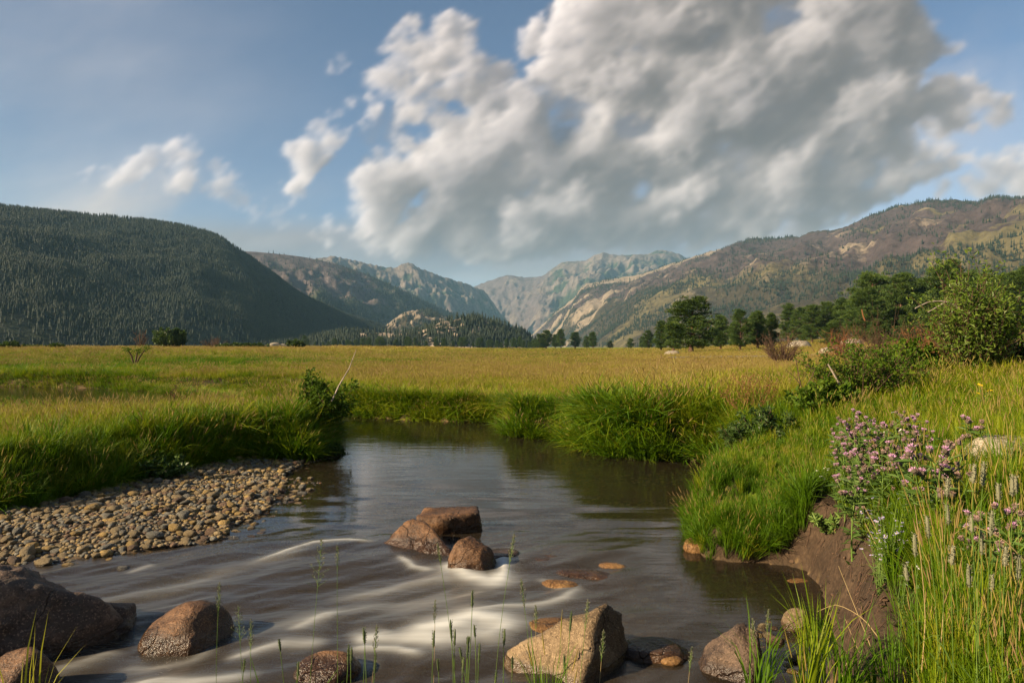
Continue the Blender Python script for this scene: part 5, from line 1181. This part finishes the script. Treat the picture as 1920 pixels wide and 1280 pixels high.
daisy(1540, 6.4, .28, 2, FL_W, 'white flowered plant at the left foot of the thistle patch', 'wildflower', 'wildflower', None, .028)
daisy(1496, 6.9, .12, 2, FL_W, 'tiny white flowers on the bare ledge above the islet', 'wildflower', 'wildflower', None, .026, 3)
daisy(1838, 8.6, .48, 0, FL_Y, 'yellow flowered plant in the grass below the willow bush', 'wildflower', 'wildflower', None, .06, 4)
daisy(1690, 3.45, .34, 1, FL_W, 'white flowers deep in the grass beside the soil bank', 'wildflower', 'wildflower', None, .022, 5)

# ------------------------------------------------------------------ grass stems standing against the water
def timothy_proto(seed, L=.075, r=.0046, mat=None):
    rng = np.random.default_rng(seed); h = MB(); t = np.linspace(0, 1, 9)
    h.tube(np.stack([.004*np.sin(t*2), 0*t, t*L], -1), r*np.array([.35, .85, 1, 1.03, 1, .98, .92, .75, .3]), 7, rng.random())
    m = 60; z = rng.uniform(.05, .98, m)*L; a = rng.uniform(0, 6.28, m); h.leaves(np.stack([np.cos(a)*r*.8, np.sin(a)*r*.8, z], -1), np.stack([np.cos(a), np.sin(a), np.full(m, .9)], -1), r*1.3, r*.7, rng, rng.random(m))
    return h.mesh('seed_head', [mat or M_seed], False)
TIM = [timothy_proto(1), timothy_proto(2, .058), timothy_proto(3, .09, .0044), timothy_proto(4, .03, .005)]
TIMG = [timothy_proto(5, .066, .0066, M_seedgrey), timothy_proto(6, .085, .0064, M_seedgrey)]
def stem_grass(px, py, D, head, label, group=None, lean=0.0, mat=None, r=.0014, name='timothy_stem', hscale=1.0, zb=None):
    tx, ty, tz = P(px, py, D); bx = tx-lean*.25; zb = gz(bx, D)-.02 if zb is None else zb; H = tz-zb
    root = empty(name, (bx, ty, zb), label, 'grass stem', group)
    t = np.linspace(0, 1, 8); b = MB(); p = np.stack([lean*.25*t**1.7+.006*np.sin(t*5+px), .01*np.sin(t*3+px), H*t], -1)
    b.tube(p, np.linspace(r*1.3, r, 8), 5, .4, 0, False); obj('stem', b.mesh('stem', [mat or M_stem]), root)
    q = obj('seed_head', head, root, tuple(p[-1]), 0, hscale); d = Vector(p[-1]-p[-2]); q.rotation_euler = d.to_track_quat('Z', 'Y').to_euler()
    lf = MB(); rng = np.random.default_rng(int(px*7+py))
    for k in range(2):
        f = rng.uniform(.15, .6); b0 = np.array([np.interp(f, t, p[:, i]) for i in range(3)]); a = rng.uniform(0, 6.28); L = rng.uniform(.10, .2); s = np.linspace(0, 1, 6)
        c = b0+np.stack([np.cos(a)*L*s*.7, np.sin(a)*L*s*.7, L*(s*.9-.75*s**2.4)], -1); w = .005*np.array([.5, 1, .95, .7, .4, .02])[:, None]; sd = np.array([-math.sin(a), math.cos(a), 0])
        lf.add(np.concatenate([c-sd*w/2, c+sd*w/2]), [(i, i+1, i+7, i+6) for i in range(5)], None, np.r_[s, s]*.5)
    obj('blade', lf.mesh('blade', [M_stem]), root); return root
GT = 'green timothy stems at the bottom edge in front of the rapids'
tim_top = [(883, 1117), (890, 1174), (846, 1180), (854, 1190), (864, 1214), (875, 1210), (944, 1187), (958, 1232), (1069, 1162), (683, 1187), (527, 1200), (650, 1225), (660, 1222), (682, 1185), (700, 1240), (812, 1190), (820, 1236), (899, 1222), (868, 1240), (930, 1262), (1060, 1245), (558, 1252), (455, 1236)]
for k, (px, py) in enumerate(tim_top):
    stem_grass(px, py+22, 2.95+.12*math.sin(k*2.1), TIM[k % 3], {0: 'tallest green timothy stem in front of the white rapids', 8: 'timothy stem standing before the face of the large angular boulder', 10: 'timothy stem standing alone left of the wet orange brown stone'}.get(k, 'green timothy stem at the bottom edge in front of the rapids'), None if k in (0, 8, 10) else GT, rt.normal()*.10)
stem_grass(880, 1206, 2.95, TIM[3], 'short timothy stem with a round head among the taller ones', None, .05)
def panicle(seed, L=.16, spread=.035, n=26, mat=None):
    rng = np.random.default_rng(seed); b = MB(); t = np.linspace(0, 1, 6); b.tube(np.stack([.004*t, 0*t, t*L], -1), np.linspace(.0012, .0006, 6), 4, .5, 0, False)
    for k in range(n):
        f = k/n; a = k*2.4; s = spread*(1-f)**.8*rng.uniform(.4, 1.2)+.004; p0 = np.array([0, 0, f*L]); e = p0+np.array([math.cos(a)*s, math.sin(a)*s, .028*(1.2-f)]); b.tube([p0, e], [.0006, .0004], 3, .5, 0, False)
        m = 4; pp = p0+(e-p0)*rng.uniform(.4, 1.05, m)[:, None]; b.leaves(pp, rng.normal(size=(m, 3))*.4+np.array([0, 0, 1]), .010, .0035, rng, rng.random(m), 1)
    return b.mesh('seed_head', [mat or M_stem, M_seedgrey], False)
PAN = [panicle(1), panicle(2, .22, .05, 34), panicle(3, .13, .012, 22), panicle(4, .10, .006, 16)]
for px, py, D, k, ln, lab in ((410, 1140, 3.05, 2, .03, 'tall narrow seeded grass stem right of the domed boulder'), (596, 1100, 3.0, 1, .28, 'open branched grass panicle leaning right near the bottom centre'), (634, 1062, 3.0, 3, .06, 'very thin tall grass stem right of the open panicle'),
      (470, 1215, 2.95, 2, .08, 'short seeded grass stem left of the lone timothy stem'), (452, 1200, 2.98, 0, -.06, 'feathery grass stem below the domed boulder'), (828, 1058, 2.95, 3, -.34, 'slender grass stem bending left above the rapids'), (956, 1052, 2.95, 2, .38, 'slender grass stem bending right towards the midstream boulders'),
      (815, 1165, 2.95, 3, .10, 'thin brown seeded stem left of the timothy cluster'), (1095, 1176, 2.9, 2, .14, 'seeded grass stem in front of the right side of the angular boulder'), (985, 1138, 2.95, 2, -.20, 'grass stem crossing the left end of the angular boulder'), (1006, 1172, 2.95, 3, -.05, 'brown grass stem crossing the middle of the angular boulder'),
      (1130, 1235, 2.9, 2, .20, 'straw coloured bent head at the foot of the angular boulder'), (1435, 1180, 2.95, 3, .06, 'thin stem in front of the dark pointed rock, right one'), (1410, 1210, 2.95, 2, -.08, 'thin stem in front of the dark pointed rock, left one'), (700, 1222, 3.0, 2, .1, 'brown seeded stem left of the timothy cluster near the bottom'), (1290, 1250, 2.9, 3, .1, 'single short straw stem between the angular and the pointed rock')):
    stem_grass(px, py+6, D, PAN[k], lab, None, ln, M_strawstem if 'brown' in lab or 'straw' in lab else None, .0010, 'seeding_grass')
for k, (px, py) in enumerate(((1773, 930), (1783, 985), (1827, 1000), (1860, 1005), (1877, 940), (1893, 930), (1823, 905), (1847, 912), (1908, 925), (1745, 1010), (1790, 1060), (1838, 1040), (1700, 1090), (1720, 1045), (1880, 1060), (1812, 1100), (1865, 1110), (1905, 1085))):
    stem_grass(px, py, 2.45+.2*math.sin(k*1.7), TIMG[k % 2], 'dull grey green timothy head in the tall grass at the right edge', 'dull timothy stems at the right edge', rt.normal()*.06, None, .0012)
def stalk(runs, lab, mat, r=.003):
    b = MB()
    for pts_ in runs: q = resample(np.array([P(*p) for p in pts_]), 14); b.tube(q, np.linspace(r, r*.35, 14), 5, .5)
    tag(obj('grass_stalk', b.mesh('grass_stalk', [mat])), lab, 'grass stalk')
stalk([[(1668, 1075, 4.6), (1655, 1030, 4.62), (1640, 985, 4.64), (1620, 948, 4.66)], [(1660, 1070, 4.62), (1642, 1020, 4.65), (1622, 980, 4.68)]], 'thick straw stalks leaning left over the top of the soil bank', M_strawstem, .006)
stalk([[(1700, 1285, 3.1), (1668, 1225, 3.3), (1620, 1160, 3.5), (1570, 1133, 3.6), (1532, 1146, 3.65)]], 'long pale stalk arching down over the soil bank to the water', M_strawstem, .0035)
stalk([[(1655, 1290, 3.0), (1632, 1210, 3.15), (1600, 1130, 3.3), (1572, 1060, 3.4)], [(1648, 1285, 3.05), (1610, 1220, 3.2), (1585, 1160, 3.3)]], 'thin straw stems slanting left at the foot of the soil bank', M_strawstem, .0026)
stalk([[(1575, 1290, 3.3), (1585, 1250, 3.3), (1592, 1235, 3.3)]], 'short straw stem at the bottom edge below the soil bank', M_strawstem, .004)
stalk([[(1728, 1260, 2.6), (1735, 1150, 2.62), (1722, 1000, 2.66), (1715, 945, 2.7)], [(1760, 1260, 2.6), (1770, 1120, 2.6), (1762, 990, 2.62)]], 'pair of upright straw stems rising through the grass at the right', M_strawstem, .0022)
stalk([[(1930, 1060, 2.6), (1880, 1010, 2.6), (1820, 985, 2.65), (1790, 1000, 2.7)]], 'pale blade bowed over the thistles at the right edge', M_strawstem, .0026)
